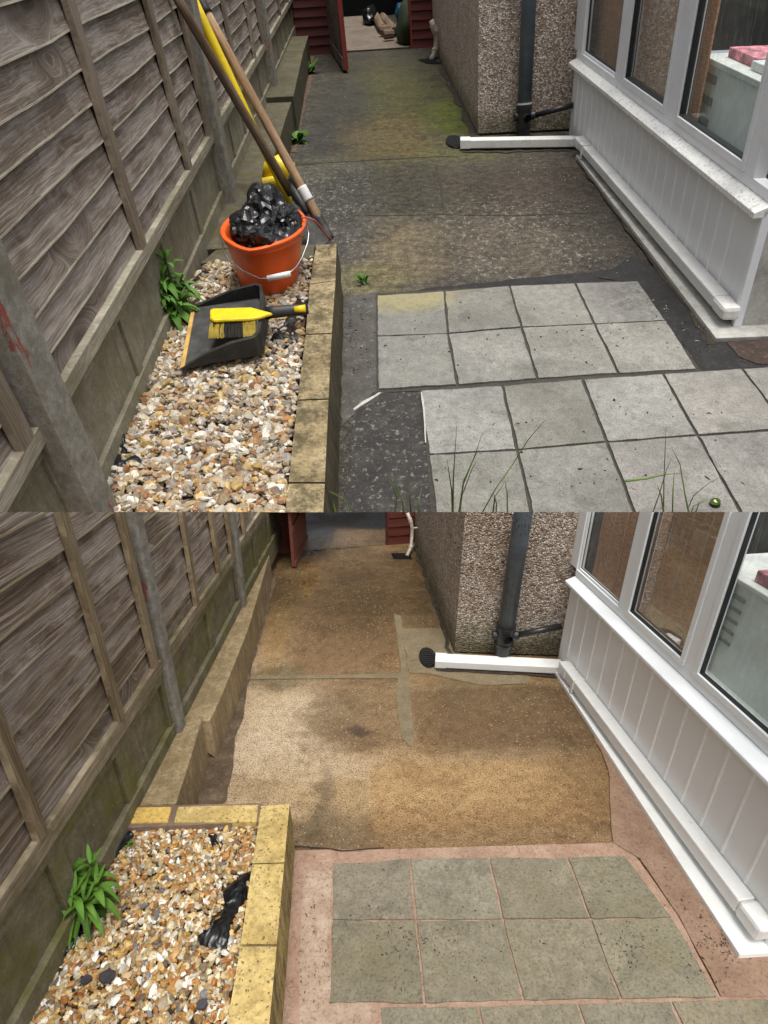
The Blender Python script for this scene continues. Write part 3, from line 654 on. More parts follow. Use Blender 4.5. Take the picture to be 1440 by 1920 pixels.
hbU, hbL = .28, .18
FU = wall_h(UP, (182, 917), (430, 340), hbU); FL = wall_h(LO, (50, 1883), (347, 1323), hbL)
sU = lambda px, py, n=.03: FU.at(px, py, n)[0]; sL = lambda px, py, n=.02: FL.at(px, py, n)[0]
P1, P2, P3, P4 = FU.at(170, 880, .09)[0], FU.at(437, 340, .09)[0], FU.at(522, 170, .09)[0], 9.9
pwU = (.035, .065, .09)
fence(UP, FU, [(P1, 0, 'grey concrete fence post with red paint smears, nearest in the upper photo'), (P2, 0, 'reddish grey concrete post behind the orange bucket in the upper photo'),
               (P3, 0, 'concrete post before the red shed in the upper photo'), (P4, 0, 'farthest concrete post at the shed corner in the upper photo')],
      [(-1.6, P1-.04, [(P1-.13, P1-.13)], 'near stub of weathered fence panel left of the paint-smeared post, upper photo'),
       (P1+.04, P2-.04, [(sU(265, 460), sU(135, 18)), (sU(355, 318), sU(278, 18)), (P2-.12, P2-.12)], 'large weathered grey fence panel beside the gravel bed in the upper photo'),
       (P2+.04, P3-.04, [(P2+.11, P2+.11), (sU(450, 180), sU(422, 18)), (sU(478, 110), sU(467, 18)), (P3-.12, P3-.12)], 'middle weathered fence panel behind the leaning tool handles'),
       (P3+.04, P4-.05, [(7.6, 7.6), (8.8, 8.8)], 'far weathered fence panel next to the red shed, upper photo')],
      (0, .595, .645), [(-1.6, P1-.04, 'pale concrete gravel board under the near stub panel, upper photo'), (P1+.04, P2-.04, 'long speckled concrete gravel board behind the leafy weed, upper photo'),
      (P2+.04, P3-.04, 'concrete gravel board under the middle panel, upper photo'), (P3+.04, P4-.05, 'far mossy concrete gravel board near the red shed, upper photo')],
      .1, ('board_up', 'batten_up', 'rail_up', 'gboard_up'), hbU, 1.75, pwU, None)
P2l, P3l = FL.at(338, 1325, .045)[0], FL.at(459, 1103, .045)[0]
b0 = FL.at(72, 1562, .02)[0]
fence(LO, FL, [(P2l, 0, 'concrete post with red stained edge beside the washed ledge, lower photo'), (P3l, 0, 'second concrete post further along the ledge, lower photo'), (3.15, 0, 'farthest concrete post by the shed corner in the lower photo')],
      [(-.5, P2l-.02, [(sL(72, 1562), sL(15, 1390)), (sL(220, 1335), sL(115, 968)), (P2l-.07, P2l-.07)], 'broad brown fence panel with silvery knots beside the gravel, lower photo'),
       (P2l+.02, P3l-.02, [(sL(369, 1141), sL(342, 968)), (sL(404, 1035), sL(396, 968)), (P3l-.07, P3l-.07)], 'brown fence panel between the two concrete posts, lower photo'),
       (P3l+.02, 3.12, [(P3l+.2, P3l+.2)], 'far fence panel with green rail next to the shed, lower photo')],
      (0, .47, .525), [(-.5, P2l-.02, 'green stained concrete gravel board behind the leafy weed, lower photo'), (P2l+.02, P3l-.02, 'damp concrete gravel board above the washed ledge, lower photo'),
      (P3l+.02, 3.12, 'far dark gravel board near the shed in the lower photo')],
      .1, ('board_lo', 'batten_lo', 'rail_lo', 'gboard_lo'), hbL, 1.25, (.016, .03, .042), None)

# ------------------------------------------------------------------ ledges and beds
def ledge(y, top_px, h, inner_x, mat, name, lab, cat, splay=.0):
    E = [y.G(a, b, h) for a, b in top_px]; m = MB(y); n = len(E)
    pts = []
    for p in E: pts += [V3((p.x+splay, p.y, 0)), V3((p.x, p.y, h)), V3((inner_x(p.y), p.y, h))]
    fs = []
    for i in range(n-1):
        a, b = 3*i, 3*i+3; fs += [(a, b, b+1, a+1), (a+1, b+1, b+2, a+2)]
    fs += [(0, 1, 2), (3*n-3, 3*n-1, 3*n-2)]
    m.add(pts, fs); return tag(m.build(name, mat, bevel=.004), lab, cat)
fxU = lambda yy: FU.p.x + FU.s.x*(yy-FU.p.y) - .02
fxL = lambda yy: FL.p.x + FL.s.x/FL.s.y*(yy-FL.p.y) - .02
ledge(UP, [(578, 67), (568, 100), (550, 180)], hbU+.03, fxU, 'ledge_up', 'concrete_ledge', 'mossy raised concrete ledge along the far fence, upper photo', 'ledge')
ledge(UP, [(550, 181), (537, 217), (520, 275), (508, 310), (488, 372), (465, 455)], hbU-.02, fxU, 'concrete_ledge', 'dusty low concrete ledge behind the orange bucket, upper photo', 'ledge') if False else \
ledge(UP, [(550, 181), (537, 217), (520, 275), (508, 310), (500, 372), (500, 462)], hbU-.015, fxU, 'ledge_up', 'concrete_ledge', 'dusty low concrete ledge behind the orange bucket, upper photo', 'ledge')
ledge(LO, [(505, 1040), (493, 1085), (464, 1183), (442, 1238), (413, 1310), (394, 1350)], hbL, fxL, 'ledge_lo', 'concrete_ledge', 'long sandy concrete ledge along the fence, lower photo', 'ledge', .008)
ledge(LO, [(381, 1340), (352, 1437), (330, 1506)], hbL+.004, fxL, 'ledge_lo', 'concrete_ledge', 'short near block of the sandy ledge, next to the yellow bricks', 'ledge', .01)
# dirt filled gap between ledge and ground (lower), and rubble line (upper)
patch(LO, 'dirt_gap', [(440, 1240), (490, 1105), (520, 1075), (512, 1110), (470, 1262), (440, 1400), (425, 1500), (410, 1512), (345, 1512), (400, 1400)], 'dirt', .006, .012)
patch(UP, 'dirt_gap', [(575, 105), (590, 105), (585, 150), (572, 200), (566, 230), (556, 285), (545, 285), (560, 200)], 'dirt', .004, .02)

def kerb(y, R_, L_, h, mat, name, lab, fall=.0, gap=.004, flip=False, mats=None):
    """blocks of a low wall; R_ / L_ are the photo points of the joints along its two top edges"""
    root = thing(y, name, V3(((y.G(*R_[0], h)).x, y.G(*R_[0], h).y, 0)), lab, 'low wall')
    m = MB(y); mm = MB(y); n = len(R_)
    PR = [y.G(a, b, h) for a, b in R_]; PL = [y.G(a, b, h) for a, b in L_]
    mo = []
    for i in range(n-1):
        a, b, c, d = PR[i], PR[i+1], PL[i+1], PL[i]; u = (b-a).normalized()*gap
        top = [a+u, b-u, c-u, d+u]; z = rnd.uniform(-.002, .002); top = [p+V3((0, 0, z)) for p in top]
        for k, (z1, z0) in enumerate(((0, -h*.5+.003), (-h*.5-.003, -h))):
            T = [p+V3((0, 0, z1)) for p in top]; B = [V3((p.x+(fall if j < 2 else 0), p.y, h+z0)) for j, p in enumerate(top)]
            vs = [(1, 1, 1)]*4+[(0, 0, 0)]*4
            off = rnd.uniform(0, 9)
            # separate faces so that the top carries vc = 0 and the sides vc = 1
            tcs = [(p.x+off, p.y, p.z) for p in B+T]
            P8 = B+T
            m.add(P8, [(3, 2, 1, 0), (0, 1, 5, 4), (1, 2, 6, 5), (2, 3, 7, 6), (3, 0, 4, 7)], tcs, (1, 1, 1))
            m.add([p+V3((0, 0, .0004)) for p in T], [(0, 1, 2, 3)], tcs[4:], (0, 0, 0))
    e = .008
    mm.hexa([V3((PL[0].x+e, PL[0].y, 0)), V3((PR[0].x-e, PR[0].y, 0)), V3((PR[-1].x-e, PR[-1].y, 0)), V3((PL[-1].x+e, PL[-1].y, 0)),
             V3((PL[0].x+e, PL[0].y, h-.006)), V3((PR[0].x-e, PR[0].y, h-.006)), V3((PR[-1].x-e, PR[-1].y, h-.006)), V3((PL[-1].x+e, PL[-1].y, h-.006))])
    m.build('block_courses', mat, root); mm.build('mortar', 'mortar_lo' if y is LO else 'joint_up', root)
    return root
hk = hbU+.02
KR = [(631, 457), (629, 526), (622, 625), (616, 748), (609, 905), (600, 1080)]; KL = [(593, 458), (581, 532), (573, 627), (558, 750), (541, 905), (520, 1085)]
kerb(UP, KR, KL, hk, 'kerb_up', 'edging_wall', 'stained yellow-grey block wall along the right of the gravel bed, upper photo', .012)
# back row of the bed in the upper yard
m = MB(UP); A = [UP.G(*p, hk-.012) for p in [(375, 493), (588, 484), (590, 458), (405, 468)]]
m.poly(A, .2); tag(m.build('edging_stone', 'ledge_up', bevel=.004), 'dirty edging stone closing the back of the gravel bed behind the bucket', 'edging')
hkl = hbL+.012
kerb(LO, [(543, 1506), (533, 1618), (519, 1772), (497, 2000)], [(490, 1510), (473, 1620), (451, 1772), (410, 2010)], hkl, 'kerb_lo', 'edging_wall', 'clean bright yellow block wall right of the gravel, lower photo', .006, .0025)
g = lambda a, b: LO.G(a, b, hkl)
root = thing(LO, 'brick_row', V3((g(250, 1530).x, g(250, 1530).y, 0)), 'row of yellow bricks closing the back of the gravel bed, lower photo', 'brick row')
m = MB(LO); m.poly([g(257, 1513), g(322, 1512), g(315, 1540), (g(244, 1542))], .1, (0, 0, 0)); m.build('orange_brick', 'brick_lo', root, bevel=.003)
m = MB(LO); m.poly([g(333, 1512), g(485, 1508), g(481, 1540), g(326, 1541)], .1, (0, 0, 0)); m.build('long_brick', 'kerb_lo', root, bevel=.003)
m = MB(LO); m.poly([LO.G(a, b, hkl-.006) for a, b in [(205, 1512), (492, 1506), (486, 1541), (222, 1553)]], .1); m.build('mortar', 'mortar_lo', root)

# beds: soil and gravel
def gravel(y, outline, h, size, count, name, lab_seed, pal, holes=(), flat=.6, rise=.0, zs=1.0):
    P = [y.G(a, b, h) for a, b in outline]
    m = MB(y); m.poly([p-V3((0, 0, size*.7)) for p in P]); m.build('bed_soil', 'soil', kind='structure')
    xs = [p.x for p in P]; ys = [p.y for p in P]; r = random.Random(lab_seed)
    def inside(x, yy, Q):
        c = False; j = len(Q)-1
        for i in range(len(Q)):
            if (Q[i].y > yy) != (Q[j].y > yy) and x < (Q[j].x-Q[i].x)*(yy-Q[i].y)/(Q[j].y-Q[i].y)+Q[i].x: c = not c
            j = i
        return c
    HL = [[y.G(a, b, h) for a, b in q] for q in holes]
    bm = bmesh.new(); bmesh.ops.create_icosphere(bm, subdivisions=1, radius=1); base = [v.co.copy() for v in bm.verts]; fc = [tuple(v.index for v in f.verts) for f in bm.faces]; bm.free()
    bm = bmesh.new(); bmesh.ops.create_icosphere(bm, subdivisions=2, radius=1); base2 = [v.co.copy() for v in bm.verts]; fc2 = [tuple(v.index for v in f.verts) for f in bm.faces]; bm.free()
    m = MB(y); k = 0; tries = 0
    while k < count and tries < count*8:
        tries += 1; x, yy = r.uniform(min(xs), max(xs)), r.uniform(min(ys), max(ys))
        if not inside(x, yy, P): continue
        if any(inside(x, yy, q) for q in HL) and r.random() > .06: continue
        k += 1; lvl = k/count; s = size*r.choice((.55, .7, .85, 1, 1, 1.15, 1.35))*r.uniform(.85, 1.15)
        sh = V3((s*r.uniform(.6, .95), s*r.uniform(.45, .8), s*r.uniform(.32, .55))); rot = Matrix.Rotation(r.uniform(0, 6.3), 3, 'Z') @ Matrix.Rotation(r.gauss(0, .45), 3, 'X') @ Matrix.Rotation(r.gauss(0, .45), 3, 'Y')
        c = V3((x, yy, h - size*.55 + size*.75*lvl + r.uniform(-.1, .1)*size)); sd = V3((r.uniform(0, 99), r.uniform(0, 99), 0))
        B, FC = (base2, fc2) if s > size*1.25 else (base, fc); pts = []
        # cut the ball with a few random planes: broken flint
        pl = [(V3((r.gauss(0, 1), r.gauss(0, 1), r.gauss(0, 1))).normalized(), r.uniform(.38, .72)) for _ in range(7)]
        for v in B:
            q = v*(1+.22*noise.noise(v*1.4+sd))
            for nn, dd in pl:
                e = q.dot(nn)-dd
                if e > 0: q = q - nn*e*.93
            q = rot @ V3((q.x*sh.x, q.y*sh.y*(1.2 if y is UP else .85), q.z*sh.z)); pts.append(c+q)
        cl = r.choices(pal, [p[1] for p in pal])[0][0]; kk = r.uniform(.6, 1.12)
        m.add(pts, FC, [p+sd*.1 for p in pts], tuple(min(1, q*kk) for q in cl))
    return m.build(name, 'gravel', kind='stuff')
pal_u = [((.58, .53, .43), 22), ((.46, .38, .27), 24), ((.40, .28, .15), 19), ((.33, .17, .07), 11), ((.50, .34, .12), 9), ((.27, .24, .21), 12), ((.17, .12, .09), 6), ((.74, .70, .62), 7)]
pal_l = [((.66, .58, .42), 18), ((.50, .38, .20), 22), ((.44, .25, .085), 20), ((.36, .15, .04), 14), ((.55, .36, .12), 12), ((.28, .22, .14), 9), ((.14, .10, .07), 5), ((.76, .73, .66), 9), ((.16, .16, .17), 2)]
membU = [[(556, 558), (578, 552), (580, 600), (548, 640), (505, 636), (530, 605)]]
bedU = [(160, 1000), (182, 905), (225, 790), (290, 640), (302, 605), (345, 540), (385, 498), (430, 488), (586, 485), (578, 545), (566, 640), (548, 790), (530, 1000)]
gravel(UP, bedU, hbU, .0235, 7600, 'gravel', 3, pal_u, membU)
membL = [[(415, 1660), (468, 1630), (462, 1680), (455, 1700), (430, 1740), (425, 1780), (372, 1775), (365, 1762), (395, 1735), (420, 1690)], [(385, 1562), (405, 1568), (410, 1584), (395, 1582)]]
bedL = [(10, 1990), (52, 1893), (110, 1790), (160, 1690), (240, 1560), (262, 1545), (482, 1541), (470, 1625), (450, 1772), (425, 1900), (410, 2000)]
gravel(LO, bedL, hbL-.012, .0140, 5600, 'gravel', 5, pal_l, membL)

# weed sheet
def membrane(y, px, h, lab, amp=.012, seed=0):
    P = [y.G(a, b, h) for a, b in px]; P = rough_edge(P, .006, .03, seed); c = center(P); m = MB(y); pts = []; n = len(P); rings = 6
    for k in range(rings):
        f = 1-k/rings
        for p in P:
            q = c.lerp(p, f); z = amp*(noise.noise(q*22+V3((seed, 3, 0)))+.6*noise.noise(q*50)) - (.014 if k == 0 else 0)
            pts.append(q+V3((0, 0, z)))
    pts.append(c+V3((0, 0, amp*.3))); fs = []
    for k in range(rings-1):
        for i in range(n): a = k*n+i; b_ = k*n+(i+1) % n; fs.append((a, b_, b_+n, a+n))
    for i in range(n): fs.append(((rings-1)*n+i, (rings-1)*n+(i+1) % n, rings*n))
    m.add(pts, fs); return tag(m.build('weed_membrane', 'film', smooth=True), lab, 'weed membrane')
membrane(UP, [(556, 560), (580, 552), (577, 582), (562, 600), (548, 640), (505, 634), (533, 604), (540, 580)], hbU+.004, 'torn black weed membrane showing right of the hand brush handle', .014, 1)
membrane(UP, [(349, 534), (356, 537), (393, 507), (386, 501)], hbU+.012, 'thin black membrane edge behind the leafy weed, upper photo', .006, 2)
membrane(UP, [(252, 768), (240, 800), (232, 840), (270, 866), (240, 872), (205, 890), (182, 915), (196, 870), (220, 800), (240, 760)], hbU+.012, 'black membrane flap by the near post base, upper photo', .02, 3)
membrane(LO, [(415, 1662), (468, 1630), (464, 1685), (452, 1698), (432, 1730), (425, 1780), (372, 1776), (363, 1762), (390, 1748), (412, 1718), (425, 1690)], hbL-.006, 'large torn black membrane by the yellow wall, lower photo', .012, 4)
membrane(LO, [(388, 1562), (402, 1566), (412, 1582), (398, 1583)], hbL-.002, 'small black membrane scrap near the back bricks, lower photo', .004, 5)
membrane(LO, [(199, 1600), (206, 1612), (252, 1560), (246, 1552)], hbL+.004, 'black membrane strip behind the leafy weed, lower photo', .005, 6)
membrane(LO, [(150, 1710), (126, 1755), (98, 1800), (112, 1806), (140, 1765), (165, 1720)], hbL+.002, 'black membrane strip in front of the leafy weed along the fence, lower photo', .006, 7)

def chip(px, py, s, lab):
    p = LO.G(px, py, hbL+.004); m = MB(LO); P = []
    for i in range(7): a = i*.9+.2*math.sin(i*5); P.append(p+V3((math.cos(a)*s, math.sin(a)*s*.8, rnd.uniform(-.002, .002))))
    m.poly(P, .007); tag(m.build('slate_chip', 'slate', bevel=.001), lab, 'slate chip')
chip(200, 1828, .019, 'largest dark slate chip lying on the gravel, lower photo'); chip(161, 1835, .013, 'dark oval slate chip left of the largest one, lower photo'); chip(858, 1883, .001, 'x') if False else None
chip(858-480, 1881, .013, 'dark grey chip near the bottom edge of the gravel, lower photo')

# ------------------------------------------------------------------ house side: sunroom, pipes, rendered wall, shed
def vbar(m, W, a, b, hw, n0, n1):                           # bar between two photo points on the wall plane
    (s0, t0), (s1, t1) = W.at(*a, n1), W.at(*b, n1)
    return m.wbox(W, s0, s1, t0, t1, n0, n1)
def quadbar(m, W, P, n0, n1):                               # prism over 4 (s,t) corners
    c = [(s_, t_, n0) for s_, t_ in P]+[(s_, t_, n1) for s_, t_ in P]; m.hexa([W.pt(*k) for k in c], c)

def sunroom(y, W, d):
    L = W.L; k = d['k']; sn = d['s_near']; root = thing(y, 'sunroom', W.pt(sn, 0), d['label'], 'sunroom')
    m = MB(y); hs_ = d['sill_t']; s_far = d['s_far']
    m.wbox(W, s_far, sn, -.02, hs_+.02, -.12, 0)
    m.build('cladding', d['clad'], root)
    m = MB(y); mm = MB(y)
    for i, s in enumerate(d['grooves']):
        m.wbox(W, s-.005*k, s+.005*k, d['pt'], hs_-.002, .0, .006*k)
    m.build('cover_strips', 'groove_w', root)
    # corner post and return wall
    m = MB(y); m.wbox(W, sn, sn+.03*k, -.02, hs_+.02, -.03, .012); m.build('corner_post', d['frame'], root, bevel=.004)
    m = MB(y); m.wbox(W, sn+.001, sn+.028*k, 0, hs_+1.0, -2.2, -.03); m.build('return_wall', 'rough_wall', root)
    # sill
    m = MB(y); a, b = d['sill_n']; P = [(-.03, hs_+d['sill_rise']), (a, hs_+.012*k), (a, hs_-.012*k), (0.0, hs_-.012*k)]
    s0, s1 = s_far-.0, sn+d['sill_over']; pts = [W.pt(s0, t, n) for n, t in P]+[W.pt(s1, t, n) for n, t in P]
    m.add(pts, [(0, 1, 5, 4), (1, 2, 6, 5), (2, 3, 7, 6), (3, 2, 1, 0), (4, 5, 6, 7), (0, 4, 7, 3)], [(s0, t, n) for n, t in P]+[(s1, t, n) for n, t in P])
    m.build('sill', d['sill'], root, bevel=.003)
    # window frames
    n1 = d['fn']; n0 = n1-.06*k; top = d['top']; tb = hs_+d['sill_rise']-.004; e = d['ew']
    outer = []
    m = MB(y); m.wbox(W, s_far, sn+.02*k, tb, tb+d['bot'], n0, n1); m.wbox(W, s_far, sn+.02*k, top-.03*k, top+.05*k, n0, n1)
    for s0, s1 in d['mull']: m.wbox(W, s0, s1, tb+d['bot'], top-.03*k, n0, n1)
    m.build('frame', d['frame'], root, bevel=.0025)
    edges = d['mull']
    for i in range(len(edges)-1):
        a, b = edges[i][1], edges[i+1][0]; t0, t1 = tb+d['bot'], top-.03*k
        win = MB(y); sw = d['sash'] if d['opening'][i] else d['sash']*.5; nn = n1+(.008*k if d['opening'][i] else -.012*k)
        win.wbox(W, a+.001, b-.001, t0+.001, t0+sw, n0+.01, nn); win.wbox(W, a+.001, b-.001, t1-sw, t1-.001, n0+.01, nn)
        win.wbox(W, a+.001, a+sw, t0+sw, t1-sw, n0+.01, nn); win.wbox(W, b-sw, b-.001, t0+sw, t1-sw, n0+.01, nn)
        wo = win.build('window', d['frame'], root, bevel=.002)
        gk = MB(y); u = .008*k; A, B, C, D = a+sw, b-sw, t0+sw, t1-sw; nb = nn-.012*k
        gk.wbox(W, A, B, C, C+u, n0+.02, nb); gk.wbox(W, A, A+u, C, D, n0+.02, nb); gk.wbox(W, B-u, B, C, D, n0+.02, nb)
        gk.build('gasket', 'gasket', wo)
        gl = MB(y); q = n1-.03*k; gl.add([W.pt(A, C, q), W.pt(B, C, q), W.pt(B, D, q), W.pt(A, D, q)], [(0, 1, 2, 3)], [(A, C, 0), (B, C, 0), (B, D, 0), (A, D, 0)])
        gl.build('pane', 'glass', wo)
    # room behind
    m = MB(y); m.wbox(W, s_far, sn, tb, top, -1.6*k, -1.55*k); m.wbox(W, s_far, sn, tb-.03, tb-.02, -1.6*k, n0); m.wbox(W, sn, sn+.02, tb, top, -1.6*k, n0-.01); m.wbox(W, s_far-.02, s_far, tb, top, -1.6*k, n0-.01)
    m.build('room_lining', 'room', root)
    return root

# ---- upper sunroom
WU = wall_h(UP, (1122, 283), (1370, 552), .13)
an = lambda px, py, n=0: WU.at(px, py, n)
lines = [(1085, 150), (1101, 160), (1119, 170), (1137, 180), (1156, 190), (1176, 202), (1196, 214), (1216, 228), (1236, 242), (1256, 252), (1276, 268), (1297, 290), (1320, 305), (1343, 320), (1375, 385), (1405, 440)]
gs = [an(*p)[0] for p in lines]; gs = [an(1068, 235)[0]+.16+.152*i for i in range(int((an(1395, 530)[0]-an(1068, 235)[0]-.1)/.152))]
s_nearU = an(1395, 530)[0]
mulU = [(an(1084, 18, -.02)[0], an(1100, 18, -.02)[0]), (an(1160, 100, -.02)[0], an(1176, 100, -.02)[0]), (an(1268, 100, -.02)[0], an(1290, 100, -.02)[0]), (an(1404, 300, -.02)[0], an(1424, 300, -.02)[0])]
SU = sunroom(UP, WU, dict(k=1.0, label='white panelled sunroom with grimy speckled sill, upper photo', s_near=s_nearU, s_far=an(1068, 235)[0], sill_t=.53, sill_rise=.045, sill_n=(.055, 0), sill_over=.03,
    clad='clad_up', frame='upvc', sill='sill_up', grooves=[g_ for g_ in gs], pt=.12, fn=-.012, top=1.5, ew=.05, bot=.045, sash=.035, mull=mulU, opening=[0, 1, 1]))
print('DBG U grooves', [round(x, 2) for x in gs], 'near', s_nearU, 'mull', mulU, 'sill', an(1405, 397, .055), an(1063, 90, .055), an(1424, 360), an(1085, 78))
# ---- lower sunroom
WL = wall_h(LO, (1097, 1273), (1423, 1688), .10)
al = lambda px, py, n=0: WL.at(px, py, n)
linesL = [(1070, 1120), (1083, 1135), (1096, 1150), (1111, 1165), (1127, 1180), (1143, 1195), (1160, 1215), (1180, 1235), (1204, 1270), (1225, 1253), (1283, 1307), (1330, 1440), (1365, 1400), (1405, 1520)]
gl_ = [al(1048, 1225)[0]+.085+.0985*i for i in range(int((al(1423, 1760)[0]-al(1048, 1225)[0]-.02)/.0985))]
s_nearL = al(1423, 1760)[0]+.02
mulL = [(al(1084, 968, -.01)[0], al(1100, 968, -.01)[0]), (al(1172, 1080, -.01)[0], al(1190, 1080, -.01)[0]), (al(1318, 1140, -.01)[0], al(1340, 1140, -.01)[0]), (al(1500, 1300, -.01)[0], al(1530, 1300, -.01)[0])]
SL = sunroom(LO, WL, dict(k=.6, label='white panelled sunroom with clean sill, lower photo', s_near=s_nearL, s_far=al(1048, 1225)[0], sill_t=.475, sill_rise=.035, sill_n=(.035, 0), sill_over=.02,
    clad='clad_lo', frame='upvc_lo', sill='upvc_lo', grooves=gl_, pt=.1, fn=-.008, top=1.2, ew=.05, bot=.032, sash=.022, mull=mulL, opening=[0, 1, 1]))
print('DBG L grooves', [round(x, 2) for x in gl_], 'near', s_nearL, 'mull', mulL, 'sill', al(1403, 1437, .035), al(1060, 1070, .035), al(1423, 1380), al(1077, 1050))

# things seen through the glass
def interior(y, W, at, d, who):
    k = d['k']; n = d['bn']; (a0, t0), (a1, t1) = d['blind']
    root = thing(y, 'woven_blind', W.pt(a1, t0, n), 'brown woven blind with pale cords behind the sunroom glass, %s photo' % who, 'blind')
    m = MB(y); m.wbox(W, a0, a1, t0, t1, n-.01, n); m.build('slats', 'blind', root)
    m = MB(y); s = a0+.06*k
    while s < a1-.03*k:
        m.tube([W.pt(s+.012*k*noise.noise(V3((s*3, i*.7, 0))), t0+(t1-t0)*i/10, n+.006*k) for i in range(11)], .0028*k, 5); s += .15*k
    m.build('cords', 'cord', root)
# upper: blind spans the first two windows
sB = mulU[2][0]+.06
interior(UP, WU, an, dict(k=1.0, bn=-.16, blind=((mulU[0][0]-.1, .45), (sB+.05, 1.5))), 'upper')
sBl = mulL[2][0]-.12
interior(LO, WL, al, dict(k=.6, bn=-.09, blind=((mulL[0][0]-.05, .42), (sBl, 1.2))), 'lower')
def wbx(y, W, s0, s1, t0, t1, n0, n1, name, mat, parent, bevel=.004):
    return MB(y).wbox(W, s0, s1, t0, t1, n0, n1).build(name, mat, parent, bevel=bevel)
# drawer cabinet behind third pane (upper): front face toward the glass
n_ = -.22
(ca, ta), (cb, tb) = an(1312, 95, n_), an(1440, 130, n_)
s0 = an(1322, 100, n_)[0]; s1 = mulU[3][0]+.4; tt = an(1330, 118, n_)[1]
cab = thing(UP, 'drawer_unit', WU.pt(s0, .3, n_), 'pale grey-green drawer unit seen through the right-hand pane, upper photo', 'drawer unit')
wbx(UP, WU, s0+.02, s1, .4, tt, n_-.5, n_, 'carcass', 'drawer', cab); wbx(UP, WU, s0, s1+.02, tt+.001, tt+.03, n_-.52, n_+.02, 'top', 'drawer_w', cab)
for i in range(4): wbx(UP, WU, s0+.06, s0+.22, tt-.08-.1*i, tt-.04-.1*i, n_+.001, n_+.006, 'slot', 'slot', cab)
bx = thing(UP, 'pink_box', WU.pt(s0+.2, tt+.031, n_-.1), 'pink and white carton on top of the drawers, upper photo', 'box')
wbx(UP, WU, s0+.12, s0+.46, tt+.031, tt+.075, n_-.35, n_-.08, 'carton', 'pinkbox', bx); wbx(UP, WU, s0+.47, s0+.62, tt+.031, tt+.07, n_-.3, n_-.05, 'label', 'drawer_w', bx)
n_ = -.12; s0 = al(1318, 1050, n_)[0]; s1 = mulL[3][1]+.2; tt = al(1370, 1085, n_)[1]; print('DBG dr', s0, tt, sBl, mulL)
cab = thing(LO, 'drawer_unit', WL.pt(s0, .3, n_), 'pale drawer unit behind the right-hand pane, lower photo', 'drawer unit')
wbx(LO, WL, s0+.14, s1, .3, tt, n_-.25, n_, 'carcass', 'drawer', cab); wbx(LO, WL, s0, s1+.02, tt+.001, tt+.02, n_-.26, n_+.01, 'top', 'drawer_w', cab)
for i in range(5): wbx(LO, WL, s0+.17, s0+.22, tt-.05-.04*i, tt-.035-.04*i, n_+.001, n_+.004, 'slot', 'slot', cab)
bx = thing(LO, 'pink_box', WL.pt(s0+.2, tt+.021, n_-.05), 'pink carton on the drawers behind the glass, lower photo', 'box')
wbx(LO, WL, s0+.2, s0+.36, tt+.021, tt+.06, n_-.15, n_-.02, 'carton', 'pinkbox', bx)
tag(wbx(LO, WL, sBl+.002, sBl+.1, .4, 1.2, -.11, -.1, 'wood_panel', 'brownw', None), 'brown wooden panel beside the blind, lower photo', 'panel')

# plinth strips under the sunrooms
def strip(y, a, b, w_, h, name, mat, lab, cat, ext=0.0, dx=0.0):
    p, q = y.G(*a, h), y.G(*b, h); d = (p-q).normalized(); p = p+d*ext; m = MB(y)
    m.hexa([V3((p.x+dx, p.y, 0)), V3((p.x+w_, p.y, 0)), V3((q.x+w_, q.y, 0)), V3((q.x+dx, q.y, 0)), p, p+V3((w_, 0, 0)), q+V3((w_, 0, 0)), q])
    return tag(m.build(name, mat, bevel=.003), lab, cat)
strip(UP, (1343, 634), (1080, 290), .7, .03, 'concrete_plinth', 'rough_wall', 'chalky concrete plinth under the sunroom wall, upper photo', 'plinth')
strip(LO, (1279+108, 1789), (1040, 1258), .5, .022, 'white_plinth', 'pipe_lo', 'clean white boxed plinth under the sunroom pipe, lower photo', 'plinth')

# square white rainwater pipes laid along the wall
def squarepipe(y, W, s_far, s_near, n0, n1, t0, t1, F_, far_px, mat, lab, k, end_far):
    root = thing(y, 'rainwater_pipe', W.pt(s_near, t0, (n0+n1)/2), lab, 'rainwater pipe')
    m = MB(y); m.wbox(W, s_far+.1*k, s_near-.14*k, t0, t1, n0, n1); m.build('long_run', mat, root, bevel=.008*k)
    m = MB(y); m.wbox(W, s_near-.14*k, s_near, t0-.004*k, t1+.004*k, n0-.004*k, n1+.006*k); m.build('end_elbow', mat, root, bevel=.02*k)
    m = MB(y); m.wbox(W, s_near-.132*k, s_near-.05*k, t0-.002*k, t1+.002*k, n0-.12*k, n0-.0045*k); m.build('end_socket', mat, root, bevel=.01*k)
    m = MB(y); m.wbox(W, s_far-.02*k, s_far+.1*k, t0-.004*k, t1+.004*k, n0, n1+.004*k); m.build('corner_elbow', mat, root, bevel=.01*k)
    # clip round the long run
    c = s_far+.22*k; m = MB(y); m.wbox(W, c, c+.025*k, t1, t1+.006*k, n0, n1+.008*k); m.wbox(W, c, c+.025*k, t0-.03*k, t1, n1, n1+.008*k); m.build('clip', mat, root)
    # run across the yard
    A, B = F_; w_ = A.n*0; m = MB(y); m.wbox(A, B[0], B[1], B[2], B[3], B[4], B[5]); m.build('cross_run', mat, root, bevel=.006*k)
    m = MB(y); m.wbox(A, B[0]-.0, B[0]+.09*k, B[2]-.003*k, B[3]+.004*k, B[4]-.004*k, B[5]+.004*k); m.build('socket', mat, root, bevel=.006*k)
    return root
ptU, pbU = .13, .07
sfU = an(1088, 262, .04)[0]; snU = an(1400, 575, .09)[0]
pfar = WU.pt(sfU, 0, .0); CRU = wall_h(UP, (863, 279), (1073, 276), .02)
sx1 = CRU.at(1076, 268)[0]
